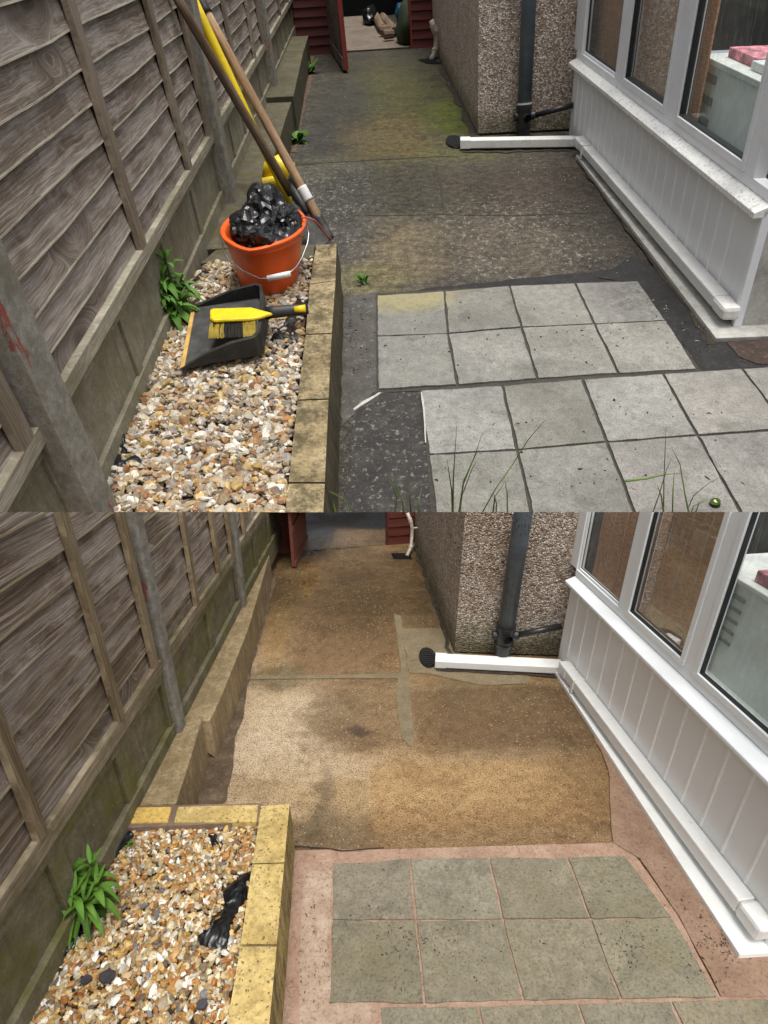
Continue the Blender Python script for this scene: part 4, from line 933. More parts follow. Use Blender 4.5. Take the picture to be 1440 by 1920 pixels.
squarepipe(UP, WU, sfU, s_nearU+.05, .004, .085, pbU, ptU, (CRU, (0, sx1+.02, .02, .082, -.1, 0)), None, 'pipe_up', 'grimy white square pipe running along the sunroom base, upper photo', 1.0, None)
sfL = al(1063, 1243, .02)[0]
CRL = wall_h(LO, (815, 1252), (1048, 1264), .012); sx1 = CRL.at(1050, 1256)[0]
squarepipe(LO, WL, sfL, s_nearL+.012, .002, .052, .045, .098, (CRL, (0, sx1+.015, .012, .052, -.075, 0)), None, 'pipe_lo', 'clean white square pipe running along the sunroom base, lower photo', .6, None)

# gullies
def gully(y, px, py, rx, ry, lab):
    c = y.G(px, py, .004); root = thing(y, 'drain_gully', V3((c.x, c.y, 0)), lab, 'drain'); m = MB(y); n = 24
    def ring(f, z): return [c+V3((math.cos(2*math.pi*i/n)*rx*f, math.sin(2*math.pi*i/n)*ry*f, z)) for i in range(n)]
    A, B, C = ring(1, .002), ring(.96, .016), ring(.84, .014); m.add(A+B+C, [(i, (i+1) % n, n+(i+1) % n, n+i) for i in range(n)]+[(n+i, n+(i+1) % n, 2*n+(i+1) % n, 2*n+i) for i in range(n)]); m.build('rim', 'gully', root)
    m = MB(y); m.add(ring(.85, .004), [tuple(range(n))]); m.build('sump', 'dark', root)
    m = MB(y)
    for j in range(-3, 4):
        hx = rx*.84*math.sqrt(max(0, 1-(j/4)**2)); m.tube([c+V3((-hx, ry*.84*j/4, .012)), c+V3((hx, ry*.84*j/4, .012))], .006*(1 if y is UP else .6), 5)
        hy = ry*.84*math.sqrt(max(0, 1-(j/4)**2)); m.tube([c+V3((rx*.84*j/4, -hy, .012)), c+V3((rx*.84*j/4, hy, .012))], .004*(1 if y is UP else .6), 5)
    m.build('grate', 'gully', root)
gully(UP, 853, 267, .085, .19, 'round black gully grate at the pipe outlet, upper photo')
gully(LO, 802, 1235, .043, .085, 'round black gully grate at the pipe outlet, lower photo')

# rendered house wall: side run and front return
def housewall(y, far, corner, right, t_top, lab, k, lift):
    A = wall_h(y, far, corner, 0); B = wall_h(y, corner, right, 0)
    root = thing(y, 'house_wall', A.pt(A.L, 0), lab, 'house wall')
    m = MB(y); ext = 3.0
    P = A.pt(-ext, 0, 0); C = A.pt(A.L, 0, 0); D = B.pt(B.L, 0, 0); Ub = y.U
    pts = [P+Ub*lift, C+Ub*lift, D+Ub*lift, P+Ub*t_top, C+Ub*t_top, D+Ub*t_top]
    m.add([pts[0], pts[1], pts[4], pts[3]], [(0, 1, 2, 3)], [(0, lift, 0), (A.L+ext, lift, 0), (A.L+ext, t_top, 0), (0, t_top, 0)])
    m.add([pts[1], pts[2], pts[5], pts[4]], [(0, 1, 2, 3)], [(A.L+ext, lift, 0), (A.L+ext+B.L, lift, 0), (A.L+ext+B.L, t_top, 0), (A.L+ext, t_top, 0)])
    back = V3((B.L, 0, 0)); m.add([P+Ub*lift, C+Ub*lift, D+Ub*lift, P+back+Ub*lift], [(0, 1, 2, 3)])
    # rounded worn corner
    m.build('render', 'pebble' if y is UP else 'pebble_lo', root)
    m = MB(y); q = .015*k; e = lift+.02; m.wbox(A, -ext, A.L-q, -.01, e, -.2, -q); m.wbox(B, q, B.L, -.01, e, -.2, -q); m.build('dark_plinth', 'soil', root)  # dark-coloured plinth set back below the render edge
    return A, B
HA, HB = housewall(UP, (817, 97), (896, 255), (1068, 246), 2.2, 'pebble-dashed house wall corner beside the grey downpipe, upper photo', 1.0, .02)
LA, LB = housewall(LO, (777, 1017), (852, 1225), (1050, 1232), 1.4, 'pebble-dashed house wall corner beside the grey downpipe, lower photo', .6, .012)

def downpipe(y, W, bot, top, r, j0, j1, arm, k, lab, gap):
    """grey soil pipe with a black boss and an arm into the sunroom wall"""
    n = r+gap; s0, t0 = W.at(*bot, n); s1, t1 = W.at(*top, n); d = ((s1-s0)/(t1-t0))
    P = lambda t: W.pt(s0+d*(t-t0), t, n)
    root = thing(y, 'downpipe', P(0), lab, 'downpipe'); ta = W.at(*j0, n)[1]; tb = W.at(*j1, n)[1]
    m = MB(y); m.tube([P(ta), P(1.9)], r, 28); m.build('stack', 'pipe_grey' if y is UP else 'pipe_flaky', root, smooth=False)
    for f in root.children:
        for p in f.data.polygons: p.use_smooth = len(p.vertices) == 4
    m = MB(y); h = ta-tb; m.tube([P(-.01), P(tb), P(tb), P(tb+h*.15), P(tb+h*.15), P(tb+h*.8), P(tb+h*.8), P(ta)], [r*1.0, r*1.0, r*1.14, r*1.14, r*1.06, r*1.06, r*1.16, r*1.16], 28); m.build('boss_coupling', 'pipe_black', root)
    c = P(tb+h*.5); m = MB(y); m.tube([c, c+W.s*r*-1.45+W.n*r*.2], r*.55, 16); m.build('left_boss', 'pipe_black', root)
    m = MB(y); m.tube([c, c+W.n*r*1.35+W.s*r*.3], [r*.52, r*.52], 16, cap=False); m.build('front_boss', 'pipe_black', root)
    m = MB(y); m.tube([c+W.n*r*1.12+W.s*r*.25, c+W.n*r*1.14+W.s*r*.26], r*.5, 16); m.build('boss_hole', 'dark', root)
    m = MB(y); q = c+W.s*r*1.5; m.tube([c, q], r*.52, 16); m.build('right_boss', 'pipe_black', root)
    e = arm; m = MB(y); m.tube([q-W.s*r*.2, e], r*.36, 16); m.build('waste_arm', 'pipe_black', root, smooth=True)
    m = MB(y); m.tube([P(ta-.004), P(ta+.012*k)], r*1.03, 24); m.build('sealant', 'tape' if y is UP else 'pipe_black', root)
    return root
e = WU.pt(*an(1075, 197, .0), .0)
downpipe(UP, HB, (981, 250), (991, 18), .062, (980, 196), (979, 240), e, 1.0, 'grey downpipe with black boss joint in the house corner, upper photo', .03)
e = WL.pt(*al(1053, 1174, .0), .0)
downpipe(LO, LB, (941, 1228), (980, 968), .040, (946, 1172), (942, 1208), e, .6, 'grey downpipe with flaking black paint marks, lower photo', .02)

# ---- sheds
def shed(y, px, mats, boards, lab, k, base_off):
    (l0, l1, r0, r1) = px; W = wall_h(y, l0, r1, 0); root = thing(y, 'shed', W.pt(W.at(*l1)[0], 0), lab, 'shed')
    sa, sb, sc_, sd = -.05, W.at(*l1)[0], W.at(*r0)[0], W.at(*r1)[0]+.06*k; top = 2.2*k
    for nm, a, b in (('left_boarding', sa, sb), ('right_boarding', sc_, sd)):
        m = MB(y); t = .0; bh = boards
        while t < top:
            P = [(a, t, .02*k), (b, t, .02*k), (b, t+bh+.01, 0), (a, t+bh+.01, 0)]; Q_ = [(a, t, 0), (b, t, 0)]
            m.add([W.pt(*q) for q in P], [(0, 1, 2, 3)], P); m.add([W.pt(*P[0]), W.pt(*P[1]), W.pt(*Q_[1]), W.pt(*Q_[0])], [(0, 1, 2, 3)], [P[0], P[1], Q_[1], Q_[0]]); t += bh
        m.wbox(W, a, b, -.01, top, -.05*k, -.002); m.build(nm, mats[0], root)
    m = MB(y); m.wbox(W, sb-.02*k, sb+.04*k, -.005, top, -.06*k, .024*k); m.build('door_post', mats[1], root)
    m = MB(y); m.wbox(W, sc_-.0*k, sc_+.03*k, .001, top, -.055*k, .0235*k); m.build('door_post', mats[1], root)
    m = MB(y); fl = .02*k if y is UP else .004
    m.poly([W.pt(sb+.041*k, fl, .0), W.pt(sc_-.0, fl, .0), W.pt(sc_, fl, -3.5*k), W.pt(sb+.041*k, fl, -3.5*k)], .015); m.build('floor', mats[2], root)
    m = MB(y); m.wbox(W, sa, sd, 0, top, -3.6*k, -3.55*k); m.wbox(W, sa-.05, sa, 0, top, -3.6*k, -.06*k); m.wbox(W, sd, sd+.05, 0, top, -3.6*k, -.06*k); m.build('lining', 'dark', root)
    return W, root
SWU, shU = shed(UP, ((566, 104), (628, 102), (770, 90), (816, 88)), ('red', 'reddoor', 'shed_floor'), .105, 'dark red boarded shed with its door open, upper photo', 1.0, 0)
SWL, shL = shed(LO, ((512, 1038), (560, 1030), (724, 1018), (768, 1018)), ('red_lo', 'red_lo', 'ground_lo'), .075, 'dark red boarded shed end behind the wet path, lower photo', .5, 0)
# doors
D = wall_h(UP, (622, 100), (646, 138), 0)
m = MB(UP); m.wbox(D, 0, D.L, .03, 1.9, -.06, 0); dr = m.build('door', 'reddoor', shU, bevel=.004)
m = MB(UP); m.wbox(D, .02, D.L-.01, .035, .16, .001, .014); m.build('bottom_rail', 'doorface', dr); m = MB(UP); m.wbox(D, .02, D.L-.1, .18, 1.8, .001, .008); m.build('inner_boards', 'doorface', dr)
D = wall_h(LO, (553, 1066), (576, 1012), 0)
m = MB(LO); m.wbox(D, 0, D.L, .012, .9, -.02, 0); dr = m.build('door', 'doorface_lo', shL, bevel=.002)
m = MB(LO); m.wbox(D, .0, D.L, .013, .05, .001, .008); m.wbox(D, .0, D.L, .28, .32, .001, .008); m.build('door_rails', 'doorface_lo', dr)

# things on the shed floor (upper yard)
def onfloor(px, py, z=.02): return UP.G(px, py, z)
k = 0
for i, (a, b, r, lab) in enumerate([((716, 30), (738, 58), .045, 'long brown split log lying on the shed floor'), ((703, 28), (716, 52), .045, 'yellowish split log left of the pile in the shed'),
        ((724, 40), (742, 56), .04, 'right-hand leaning split log in the shed pile'), ((712, 57), (742, 55), .05, 'pale split log across the front of the shed pile'), ((719, 65), (738, 63), .045, 'nearest short pale log on the shed floor')]):
    m = MB(UP); p, q = onfloor(*a, .1), onfloor(*b, .1); m.tube([p, p.lerp(q, .1), q.lerp(p, .1), q], [r*1.2, r*1.5, r*1.4, r*1.2], 9, sq=(1, .8)); tag(m.build('split_log', 'log'), lab, 'log', 'logs on the shed floor')
def lump(y, c, rad, seed, mat, name, lab, cat, parent=None, amp=.35, sub=3, sharp=False, peak=None):
    bm = bmesh.new(); bmesh.ops.create_icosphere(bm, subdivisions=sub, radius=1); pts = []
    for v in bm.verts:
        q = v.co.copy(); d = noise.noise(q*1.6+V3((seed, 0, 0))); e = abs(noise.noise(q*3.1+V3((0, seed, 0)))); f_ = abs(noise.noise(q*7+V3((0, 0, seed))))
        s_ = 1+amp*d+(-.35*e-.14*f_+.12 if sharp else 0)
        if peak and q.z > 0: a = max(0, 1-math.hypot(q.x-peak[0], q.y)/peak[1]); q = V3((q.x, q.y, q.z+peak[2]*a**.8))
        pts.append(V3((q.x*rad[0]*s_, q.y*rad[1]*s_, q.z*rad[2]*s_))+c)
    fs = [tuple(v.index for v in f.verts) for f in bm.faces]; bm.free()
    m = MB(y); m.add(pts, fs); o = m.build(name, mat, parent, smooth=True)
    return tag(o, lab, cat) if lab else o
lump(UP, onfloor(693, 30, .12), (.14, .3, .13), 3, 'bin', 'black_bag', 'black bag slumped beside the logs in the shed', 'bag', sharp=True)
lump(UP, onfloor(768, 50, .2), (.2, .35, .3), 9, 'dkgreen', 'green_sack', 'dark green sack behind the right shed boards', 'sack')
lump(UP, onfloor(750, 24, .25), (.07, .16, .12), 5, 'blue', 'blue_bag', 'crumpled blue plastic bag beside the green sack', 'bag', sharp=True)

# waste pipes and drain
def wastepipe(y, px, yy, r, lab, ext=None):
    pts = [y.Q(a, b, d) for (a, b), d in zip(px, yy)]
    root = thing(y, 'waste_pipe', pts[-1], lab, 'waste pipe'); m = MB(y); m.tube(pts, r, 12); m.build('pipe', 'waste', root, smooth=True)
    m = MB(y)
    for p, q in ((pts[1], pts[2]), (pts[-2], pts[-1])): d = (q-p).normalized(); m.tube([p-d*r, p+d*r*1.5], r*1.25, 12)
    m.build('collars', 'waste', root); m = MB(y); m.tube([pts[2]+V3((-r, 0, 0)), pts[2]+V3((r*3, 0, 0))], r*.5, 8); m.build('bracket', 'waste', root)
wastepipe(UP, [(809, 38), (813, 52), (819, 66), (817, 92), (809, 112)], [10.1, 10.1, 10.1, 10.15, 10.0], .034, 'bent white waste pipe at the right shed corner, upper photo')
wastepipe(LO, [(764, 962), (769, 975), (773, 990), (771, 1024), (763, 1042)], [3.95, 3.95, 3.95, 3.97, 3.9], .0125, 'bent white waste pipe at the right shed corner, lower photo')
m = MB(UP); m.poly([UP.G(a, b, .006) for a, b in [(784, 112), (808, 108), (832, 113), (828, 120), (800, 119)]]); tag(m.build('drain_hole', 'dark'), 'black wet drain hollow under the white waste pipe, upper photo', 'drain')
m = MB(LO); m.poly([LO.G(a, b, .004) for a, b in [(733, 1037), (768, 1037), (773, 1048), (738, 1048)]], .0); tag(m.build('drain_hole', 'dark'), 'black rectangular drain under the white waste pipe, lower photo', 'drain')

# ------------------------------------------------------------------ bucket, bag, tools (upper yard)
cb = UP.G(506, 523, hbU); dirA = UP.G(494, 424, hbU)
hB = .30; topc = UP.Q(494, 420, cb.y+.05); hB = topc.z-cb.z
bk = thing(UP, 'bucket', cb, 'bright orange plastic bucket standing on the gravel bed', 'bucket')
def ringpts(f, r, lip=0.0, n=48):
    c = cb.lerp(topc, f); o = []
    for i in range(n):
        a = 2*math.pi*i/n; k_ = 1+lip*max(0, 1-abs(((a+math.pi/2+.15+math.pi) % (2*math.pi))-math.pi)/.55)
        o.append(c+V3((math.cos(a)*r*k_, math.sin(a)*r*k_*BY, (-.012*(k_-1)/.12 if lip else 0))))
    return o
BY = 1.3
rx = (UP.Q(570, 420, topc.y)-UP.Q(418, 420, topc.y)).length/2; rb = (UP.Q(561, 520, cb.y)-UP.Q(452, 520, cb.y)).length/2
print('DBG bucket', cb, topc, rx, rb)
m = MB(UP); n = 48; prof = [(0, rb*.93, 0), (.03, rb, 0), (.5, rb+(rx-rb)*.48, 0), (.84, rb+(rx-rb)*.82, .0), (.845, rx*.985, .01), (.86, rx*1.0, .02), (.93, rx*1.01, .04), (.935, rx*1.035, .05), (.985, rx*1.06, .07), (1.0, rx*1.04, .08), (1.0, rx*.97, .08), (.97, rx*.93, .07), (.9, rx*.90, .03), (.5, rb+(rx-rb)*.40, 0), (.06, rb*.9, 0)]
pts = []
for f, r, l in prof: pts += ringpts(f, r, l)
m.add(pts, [(j*n+i, j*n+(i+1) % n, (j+1)*n+(i+1) % n, (j+1)*n+i) for j in range(len(prof)-1) for i in range(n)]+[tuple(range(n))[::-1], tuple(range((len(prof)-1)*n, len(prof)*n))]); m.build('shell', 'orange', bk, smooth=True)
yf = topc.y-rx*BY*.6
wire = [((413, 437), topc.y), ((415, 450), topc.y-.05), ((422, 476), yf), ((432, 491), yf-.04), ((456, 508), yf-.1), ((488, 523), yf-.13), ((502, 522), yf-.14), ((544, 511), yf-.12), ((556, 500), yf-.07), ((566, 484), yf-.0), ((577, 455), topc.y-.08), ((579, 440), topc.y-.03), ((576, 425), topc.y)]
m = MB(UP); m.tube([UP.Q(*p, d) for p, d in wire], .0042, 6); m.build('wire_handle', 'steel', bk, smooth=True)
m = MB(UP); m.tube([UP.Q(501, 522.5, yf-.14), UP.Q(545, 513, yf-.12)], .013, 14); m.build('grip', 'white_pl', bk, smooth=True)
# bin liner
bag = MB(UP)
def lump_into(m, c, rad, seed, sub, peak=None, amp=.25):
    bm = bmesh.new(); bmesh.ops.create_icosphere(bm, subdivisions=sub, radius=1); pts = []
    for v in bm.verts:
        q = v.co.copy(); p0 = q*1.3+V3((seed, 0, 0)); d = noise.noise(p0); qq = q+.25*V3((noise.noise(q*2+V3((seed, 9, 0))), noise.noise(q*2+V3((3, seed, 0))), noise.noise(q*2)))
        c1 = noise.voronoi(qq*V3((1.9, 1.9, 1.0)) if False else V3((qq.x*2.0, qq.y*2.0, qq.z*1.1))+V3((seed, 0, 0)))[0]; c2 = noise.voronoi(V3((qq.x*4.6, qq.y*4.6, qq.z*2.6))+V3((0, seed, 0)))[0]; c3 = noise.voronoi(qq*9+V3((0, 0, seed)))[0]
        s_ = .76+amp*d+.46*c1[0]+.26*c2[0]+.06*c3[0]
        z = q.z
        if peak and z > 0: a = max(0, 1-math.hypot(q.x-peak[0], q.y)/peak[1]); z += peak[2]*a
        pts.append(V3((q.x*rad[0]*s_, q.y*rad[1]*s_, z*rad[2]*(s_*.6+.4)))+c)
    fs = [tuple(v.index for v in f.verts) for f in bm.faces]; bm.free(); m.add(pts, fs)
lump_into(bag, UP.Q(497, 426, topc.y), (rx*.74, rx*BY*.75, .09), 2.3, 4)
lump_into(bag, UP.Q(498, 412, topc.y+.02), (rx*.46, rx*.55, .125), 7.7, 4, (.15, .9, .12))
lump_into(bag, UP.Q(532, 416, topc.y-.02), (rx*.34, rx*.5, .07), 12.1, 4)
lump_into(bag, UP.Q(470, 425, topc.y-.05), (rx*.42, rx*.6, .08), 22.1, 4)
tag(bag.build('bin_liner', 'bin'), 'shiny crumpled black bin liner stuffed in the orange bucket', 'bin liner')
cordp = [((437, 433), 0), ((445, 439), -.05), ((458, 442), -.12), ((483, 441), -.16), ((500, 437), -.17), ((517, 432), -.15), ((543, 432), -.08), ((553, 420), .0), ((562, 408), .02), ((577, 408), .0), ((590, 413), .0), ((600, 424), .05), ((607, 434), .1), ((614, 442), .2), ((622, 449), .3)]
m = MB(UP); m.tube([UP.Q(*p, topc.y+d) for p, d in cordp], .0042, 6); tag(m.build('red_cord', 'red_cord', smooth=True), 'thin pinkish red cord draped over the orange bucket', 'cord')

# leaning tools
def pole(p, q, r0, r1, name, mat, parent=None, seg=14):
    m = MB(UP); m.tube([p.lerp(q, i/8) for i in range(9)], [r0+(r1-r0)*i/8 for i in range(9)], seg); return m.build(name, mat, parent, smooth=True)
def fpt(px, py, n=.07): s_, t_ = FU.at(px, py, n); return FU.pt(s_, t_, n)
top1 = fpt(381, 12); b1 = UP.G(618, 448, .05); topz = fpt(340, 10); b2 = UP.Q(546, 364, 4.15)
print('DBG tools', top1, b1, topz, b2)
rk = thing(UP, 'broom', V3((b1.x, b1.y, 0)), 'long tan wooden handle with white tape leaning on the fence', 'broom')
e1 = top1+(top1-b1)*.10
pole(b1, top1.lerp(b1, .03), .030, .027, 'handle', 'wood_tan', rk); pole(top1.lerp(b1, .032), e1, .032, .032, 'end_grip', 'black_pl', rk)
tp = b1.lerp(top1, .21); d = (top1-b1).normalized(); pole(tp-d*.045, tp+d*.045, .0335, .0335, 'tape_band', 'tape', rk); pole(b1.lerp(top1, -.005), b1.lerp(top1, .11), .034, .032, 'metal_socket', 'spade', rk)
sp = thing(UP, 'spade', V3((b2.x, b2.y, 0)), 'dark wooden handled spade with its grey blade behind the bucket', 'spade')
pole(b2, topz+(topz-b2)*.08, .027, .024, 'handle', 'wood_dk', sp)
m = MB(UP); bl = [((543, 352), 4.15), ((556, 360), 4.15), ((588, 398), 4.05), ((618, 450), 3.95), ((604, 463), 3.85), ((578, 462), 3.8), ((565, 425), 3.9), ((548, 378), 4.1)]
P = [UP.Q(*p, d_) for p, d_ in bl]; Pb = [p+V3((.005, .018, 0)) for p in P]; n = len(P)
m.add(P+Pb, [tuple(range(n)), tuple(range(2*n-1, n-1, -1))]+[(i, n+i, n+(i+1) % n, (i+1) % n) for i in range(n)]); m.build('blade', 'spade', sp, bevel=.004)
m = MB(UP); m.tube([UP.Q(546, 340, 4.2), UP.Q(550, 352, 4.16), UP.Q(560, 372, 4.1), UP.Q(575, 398, 4.02)], [.032, .034, .03, .012], 12); m.build('socket', 'spade', sp, smooth=True)
yp = thing(UP, 'yellow_pole', UP.G(548, 395, hbU), 'bright yellow pole leaning behind the dark spade handle', 'pole')
y0 = fpt(364, 8, .05); y1 = UP.Q(549, 392, 4.22); pole(y1, y0+(y0-y1)*.06, .021, .034, 'shaft', 'yellow', yp)
# yellow fitting standing behind the bucket
yh = 4.45; rt = thing(UP, 'yellow_fitting', UP.G(520, 352, hbU), 'yellow plastic fitting with two stubs behind the black bin liner', 'plastic fitting')
m = MB(UP); m.tube([UP.Q(504, 335, yh), UP.Q(510, 318, yh), UP.Q(522, 312, yh), UP.Q(538, 320, yh), UP.Q(545, 338, yh), UP.Q(542, 362, yh)], [.05, .065, .07, .07, .062, .05], 16); m.build('body', 'yellow', rt, smooth=True)
m = MB(UP); m.tube([UP.Q(493, 345, yh-.1), UP.Q(525, 338, yh-.08)], .036, 16); m.build('side_stub', 'yellow', rt, bevel=.004)
m = MB(UP); m.tube([UP.Q(520, 299, yh), UP.Q(529, 318, yh)], .036, 16); m.build('top_stub', 'yellow', rt, bevel=.004)
m = MB(UP); m.tube([UP.Q(545, 327, yh-.05), UP.Q(549, 345, yh-.05), UP.Q(549, 365, yh-.05)], .022, 12); m.build('grey_strip', 'grey_pl', rt, smooth=True)

# dustpan and brush
h0 = hbU+.036; g = lambda a, b, z=0.0: UP.G(a, b, h0+z)
dp = thing(UP, 'dustpan', g(420, 620), 'black dustpan with tan rubber lip lying on the gravel', 'dustpan')
def slab_(m, P, th): m.poly(P, th)
m = MB(UP); F0 = [g(361, 578, .0), g(338, 687, .0), g(482, 664, .005), g(497, 640, .01), g(497, 556, .01), g(488, 545, .01)]; m.poly(F0, .008); m.build('tray', 'grey_pl', dp, bevel=.003)
def wallstrip(px, th=.012):
    pass
m = MB(UP)                                                  # back and side walls
def ribbon(m, pts, out, th):
    n = len(pts); A = [p[0] for p in pts]; B = [p[0]+V3((0, 0, p[1])) for p in pts]; O = [V3(out(i)) for i in range(n)]
    C = [b+o*th for b, o in zip(B, O)]; E_ = [a+o*th*1.3 for a, o in zip(A, O)]; v = A+B+C+E_
    fs = []
    for i in range(n-1):
        for j in range(4): a = j*n+i; b_ = ((j+1) % 4)*n+i; fs.append((a, a+1, b_+1, b_))
    fs += [(0, n, 2*n, 3*n), (n-1, 4*n-1, 3*n-1, 2*n-1)]; m.add(v, fs)
back = [(g(366, 577), .004), (g(400, 573), .03), (g(440, 568), .06), (g(484, 563), .075), (g(492, 568), .08), (g(494, 600), .08), (g(489, 652), .08), (g(480, 662), .08), (g(440, 668), .07), (g(395, 676), .045), (g(342, 690), .004)]
cc_ = g(430, 615)
ribbon(m, back, lambda i: (back[i][0]-cc_).normalized(), .02); m.build('side_walls', 'black_pl', dp, bevel=.003)
m = MB(UP); m.poly([g(359, 577, .004), g(366, 578, .006), g(346, 686, .006), g(337, 690, .004)], .014); m.build('rubber_lip', 'lip', dp, bevel=.002)
m = MB(UP); m.poly([g(372, 583, .003), g(396, 586, .002), g(372, 640, .002), g(388, 655, .003), g(350, 682, .003)], .002); m.build('ramp_edge', 'grey_pl', dp)
m = MB(UP); m.tube([g(490, 590, .05), g(520, 585, .04), g(575, 582, .035)], [.026, .022, .020], 12, sq=(1, .55)); m.build('pan_handle', 'black_pl', dp, smooth=True)
# brush: body seen from above, bristles towards the viewer
br = thing(UP, 'hand_brush', g(440, 600, .07), 'yellow hand brush with black and yellow bristles lying in the dustpan', 'hand brush')
zb = .10
top_ = [(393, 580), (398, 577), (470, 575), (486, 579), (497, 582), (512, 586), (500, 589), (485, 594), (470, 597), (400, 600), (393, 595)]
m = MB(UP); P = [g(a, b, zb) for a, b in top_]; m.poly(P, .016); m.build('stock', 'yellow', br, bevel=.008)
m = MB(UP); m.tube([g(498, 586, zb-.015), g(515, 585, zb-.015), g(545, 582, zb-.015), g(578, 579, zb-.015)], [.024, .026, .024, .022], 14, sq=(1, .6)); m.build('handle', 'black_pl', br, smooth=True)
m = MB(UP); m.tube([g(552, 580, zb+.004), g(573, 578, zb+.004)], [.012, .016], 10, sq=(1, .6)); m.build('yellow_inlay', 'yellow', br, smooth=True)
my, mk = MB(UP), MB(UP); rr = random.Random(4)
for i in range(360):
    u = rr.random(); x = 397+u*82; a = g(x, 600+rr.uniform(-3, 0), zb-.016+rr.uniform(-.006, .004)); bpx = 392+u*90+rr.gauss(0, 1.5)
    b_ = g(bpx, 632+rr.uniform(-3, 4)-u*4, .05); mid = a.lerp(b_, .5)+V3((0, -.004, .004))
    (mk if .30 < u < .70 or rr.random() < .12 else my).tube([a, mid, b_], [.0042, .0036, .0022], 4)
my.build('yellow_bristles', 'bris_y', br); mk.build('black_bristles', 'bris_k', br)

# ------------------------------------------------------------------ plants
def leaf(m, base, tip_dir, L, w_, droop, up=.6, col=1.0, seg=8, twist=0):
    d = V3((tip_dir[0], tip_dir[1], 0)).normalized(); side = V3((-d.y, d.x, 0)); pts = []; vc = []
    for i in range(seg+1):
        u = i/seg; r = L*u; z = L*(up*u - droop*u*u); c = base+d*r*(1-.15*u)+V3((0, 0, z)); hw = w_*(math.sin(math.pi*min(1, u*.92+.06))**.8)*(1-.25*u)
        if i == seg: hw = .0004
        s_ = (side+V3((0, 0, twist))).normalized()
        pts += [c-s_*hw, c-V3((0, 0, hw*.35)), c+s_*hw]; k_ = col*(.85+.3*u); vc += [(k_*.9, k_*.9, k_*.9), (k_*1.25, k_*1.2, k_), (k_*.95, k_*.95, k_*.9)]
    fs = []
    for i in range(seg):
        a = 3*i; fs += [(a, a+1, a+4, a+3), (a+1, a+2, a+5, a+4)]
    m.add(pts, fs, None, [tuple(min(1.4, q) for q in c) for c in vc])
def weed(y, stems, mat, lab, L, w_, rng, n_leaf, k=1.0, name='leafy_weed', r_stem=.006):
    root = thing(y, name, stems[0][0], lab, 'weed'); ms, ml = MB(y), MB(y); r = random.Random(rng)
    for (b, t) in stems:
        ms.tube([b, b.lerp(t, .5)+V3((r.uniform(-.01, .01), 0, 0)), t], [r_stem, r_stem*.8, r_stem*.5], 6, vc=(.9, .9, .7))
        n = n_leaf
        for i in range(n):
            u = (i+.5)/n; p = b.lerp(t, .12+.88*u); a = i*2.4+r.uniform(-.4, .4); l = L*(1.15-.55*u)*r.uniform(.75, 1.15)
            leaf(ml, p, (math.cos(a), math.sin(a)), l, w_*(1.1-.4*u)*r.uniform(.8, 1.2), r.uniform(.7, 1.25)*(1.3-.6*u)*(k if k > 1 else 1), r.uniform(.35, .8)+.35*u, r.uniform(.45, 1.1)+.35*u, twist=r.uniform(-.35, .35))
        for i in range(4): a = i*1.6+r.random(); leaf(ml, t, (math.cos(a), math.sin(a)), L*.4, w_*.5, .35, 1.3, 1.35)
    ms.build('stems', mat, root, smooth=True); ml.build('leaves', mat, root, smooth=True)
    return root
def PQ(px, py, yy): return UP.Q(px, py, yy)
b = UP.G(312, 598, hbU); yy = b.y
weed(UP, [(b, PQ(310, 488, yy+.12)), (UP.G(298, 595, hbU), PQ(302, 548, yy)), (UP.G(325, 600, hbU), PQ(334, 565, yy)), (UP.G(318, 605, hbU), PQ(318, 590, yy-.03)), (UP.G(330, 590, hbU), PQ(338, 530, yy+.1)), (UP.G(290, 600, hbU), PQ(288, 575, yy)), (UP.G(308, 606, hbU), PQ(303, 520, yy+.05)), (UP.G(335, 603, hbU), PQ(347, 590, yy))], 'leaf', 'leafy green weed growing between the fence and dustpan, upper photo', .15, .019, 5, 20)
b = LO.G(150, 1710, hbL); yy = b.y
weed(LO, [(b, LO.Q(152, 1598, yy+.1)), (LO.G(130, 1715, hbL), LO.Q(128, 1640, yy)), (LO.G(160, 1700, hbL), LO.Q(170, 1622, yy+.02)), (LO.G(145, 1712, hbL), LO.Q(140, 1675, yy-.03)), (LO.G(165, 1712, hbL), LO.Q(180, 1660, yy)), (LO.G(120, 1722, hbL), LO.Q(118, 1680, yy-.02)), (LO.G(155, 1716, hbL), LO.Q(160, 1690, yy-.03))], 'leaf_lo', 'large limp green weed growing against the fence, lower photo', .098, .0125, 8, 13, 1.2, r_stem=.0035)
def smallweed(px, py, L, w_, lab, n, seed, y=UP, h=0.0, col='leaf'):
    p = y.G(px, py, h); root = thing(y, 'small_weed', p, lab, 'weed'); ml = MB(y); r = random.Random(seed)
    for i in range(n): a = i*2.4+r.random(); leaf(ml, p+V3((r.uniform(-.3, .3)*L, r.uniform(-.3, .3)*L, .01)), (math.cos(a), math.sin(a)), L*r.uniform(.6, 1.1), w_*r.uniform(.7, 1.2), r.uniform(.3, .8), r.uniform(.5, 1.5), r.uniform(.7, 1.2))
    ml.build('leaves', col, root, smooth=True)
smallweed(556, 268, .15, .035, 'bushy green weed at the foot of the far ledge, upper photo', 20, 1)
smallweed(575, 138, .16, .06, 'round-leaved weed by the ledge near the shed, upper photo', 9, 2)
smallweed(679, 532, .07, .007, 'small grassy tuft on the concrete behind the slabs', 20, 3)
smallweed(410, 388, .05, .012, 'tiny seedling at the foot of the gravel board, upper photo', 7, 4, h=hbU)
smallweed(205, 832, .035, .008, 'tiny weed beside the black membrane flap, upper photo', 6, 5, h=hbU+.01)
smallweed(165, 945, .08, .012, 'small green weed at the bottom left corner of the gravel, upper photo', 9, 6, h=hbU+.01)
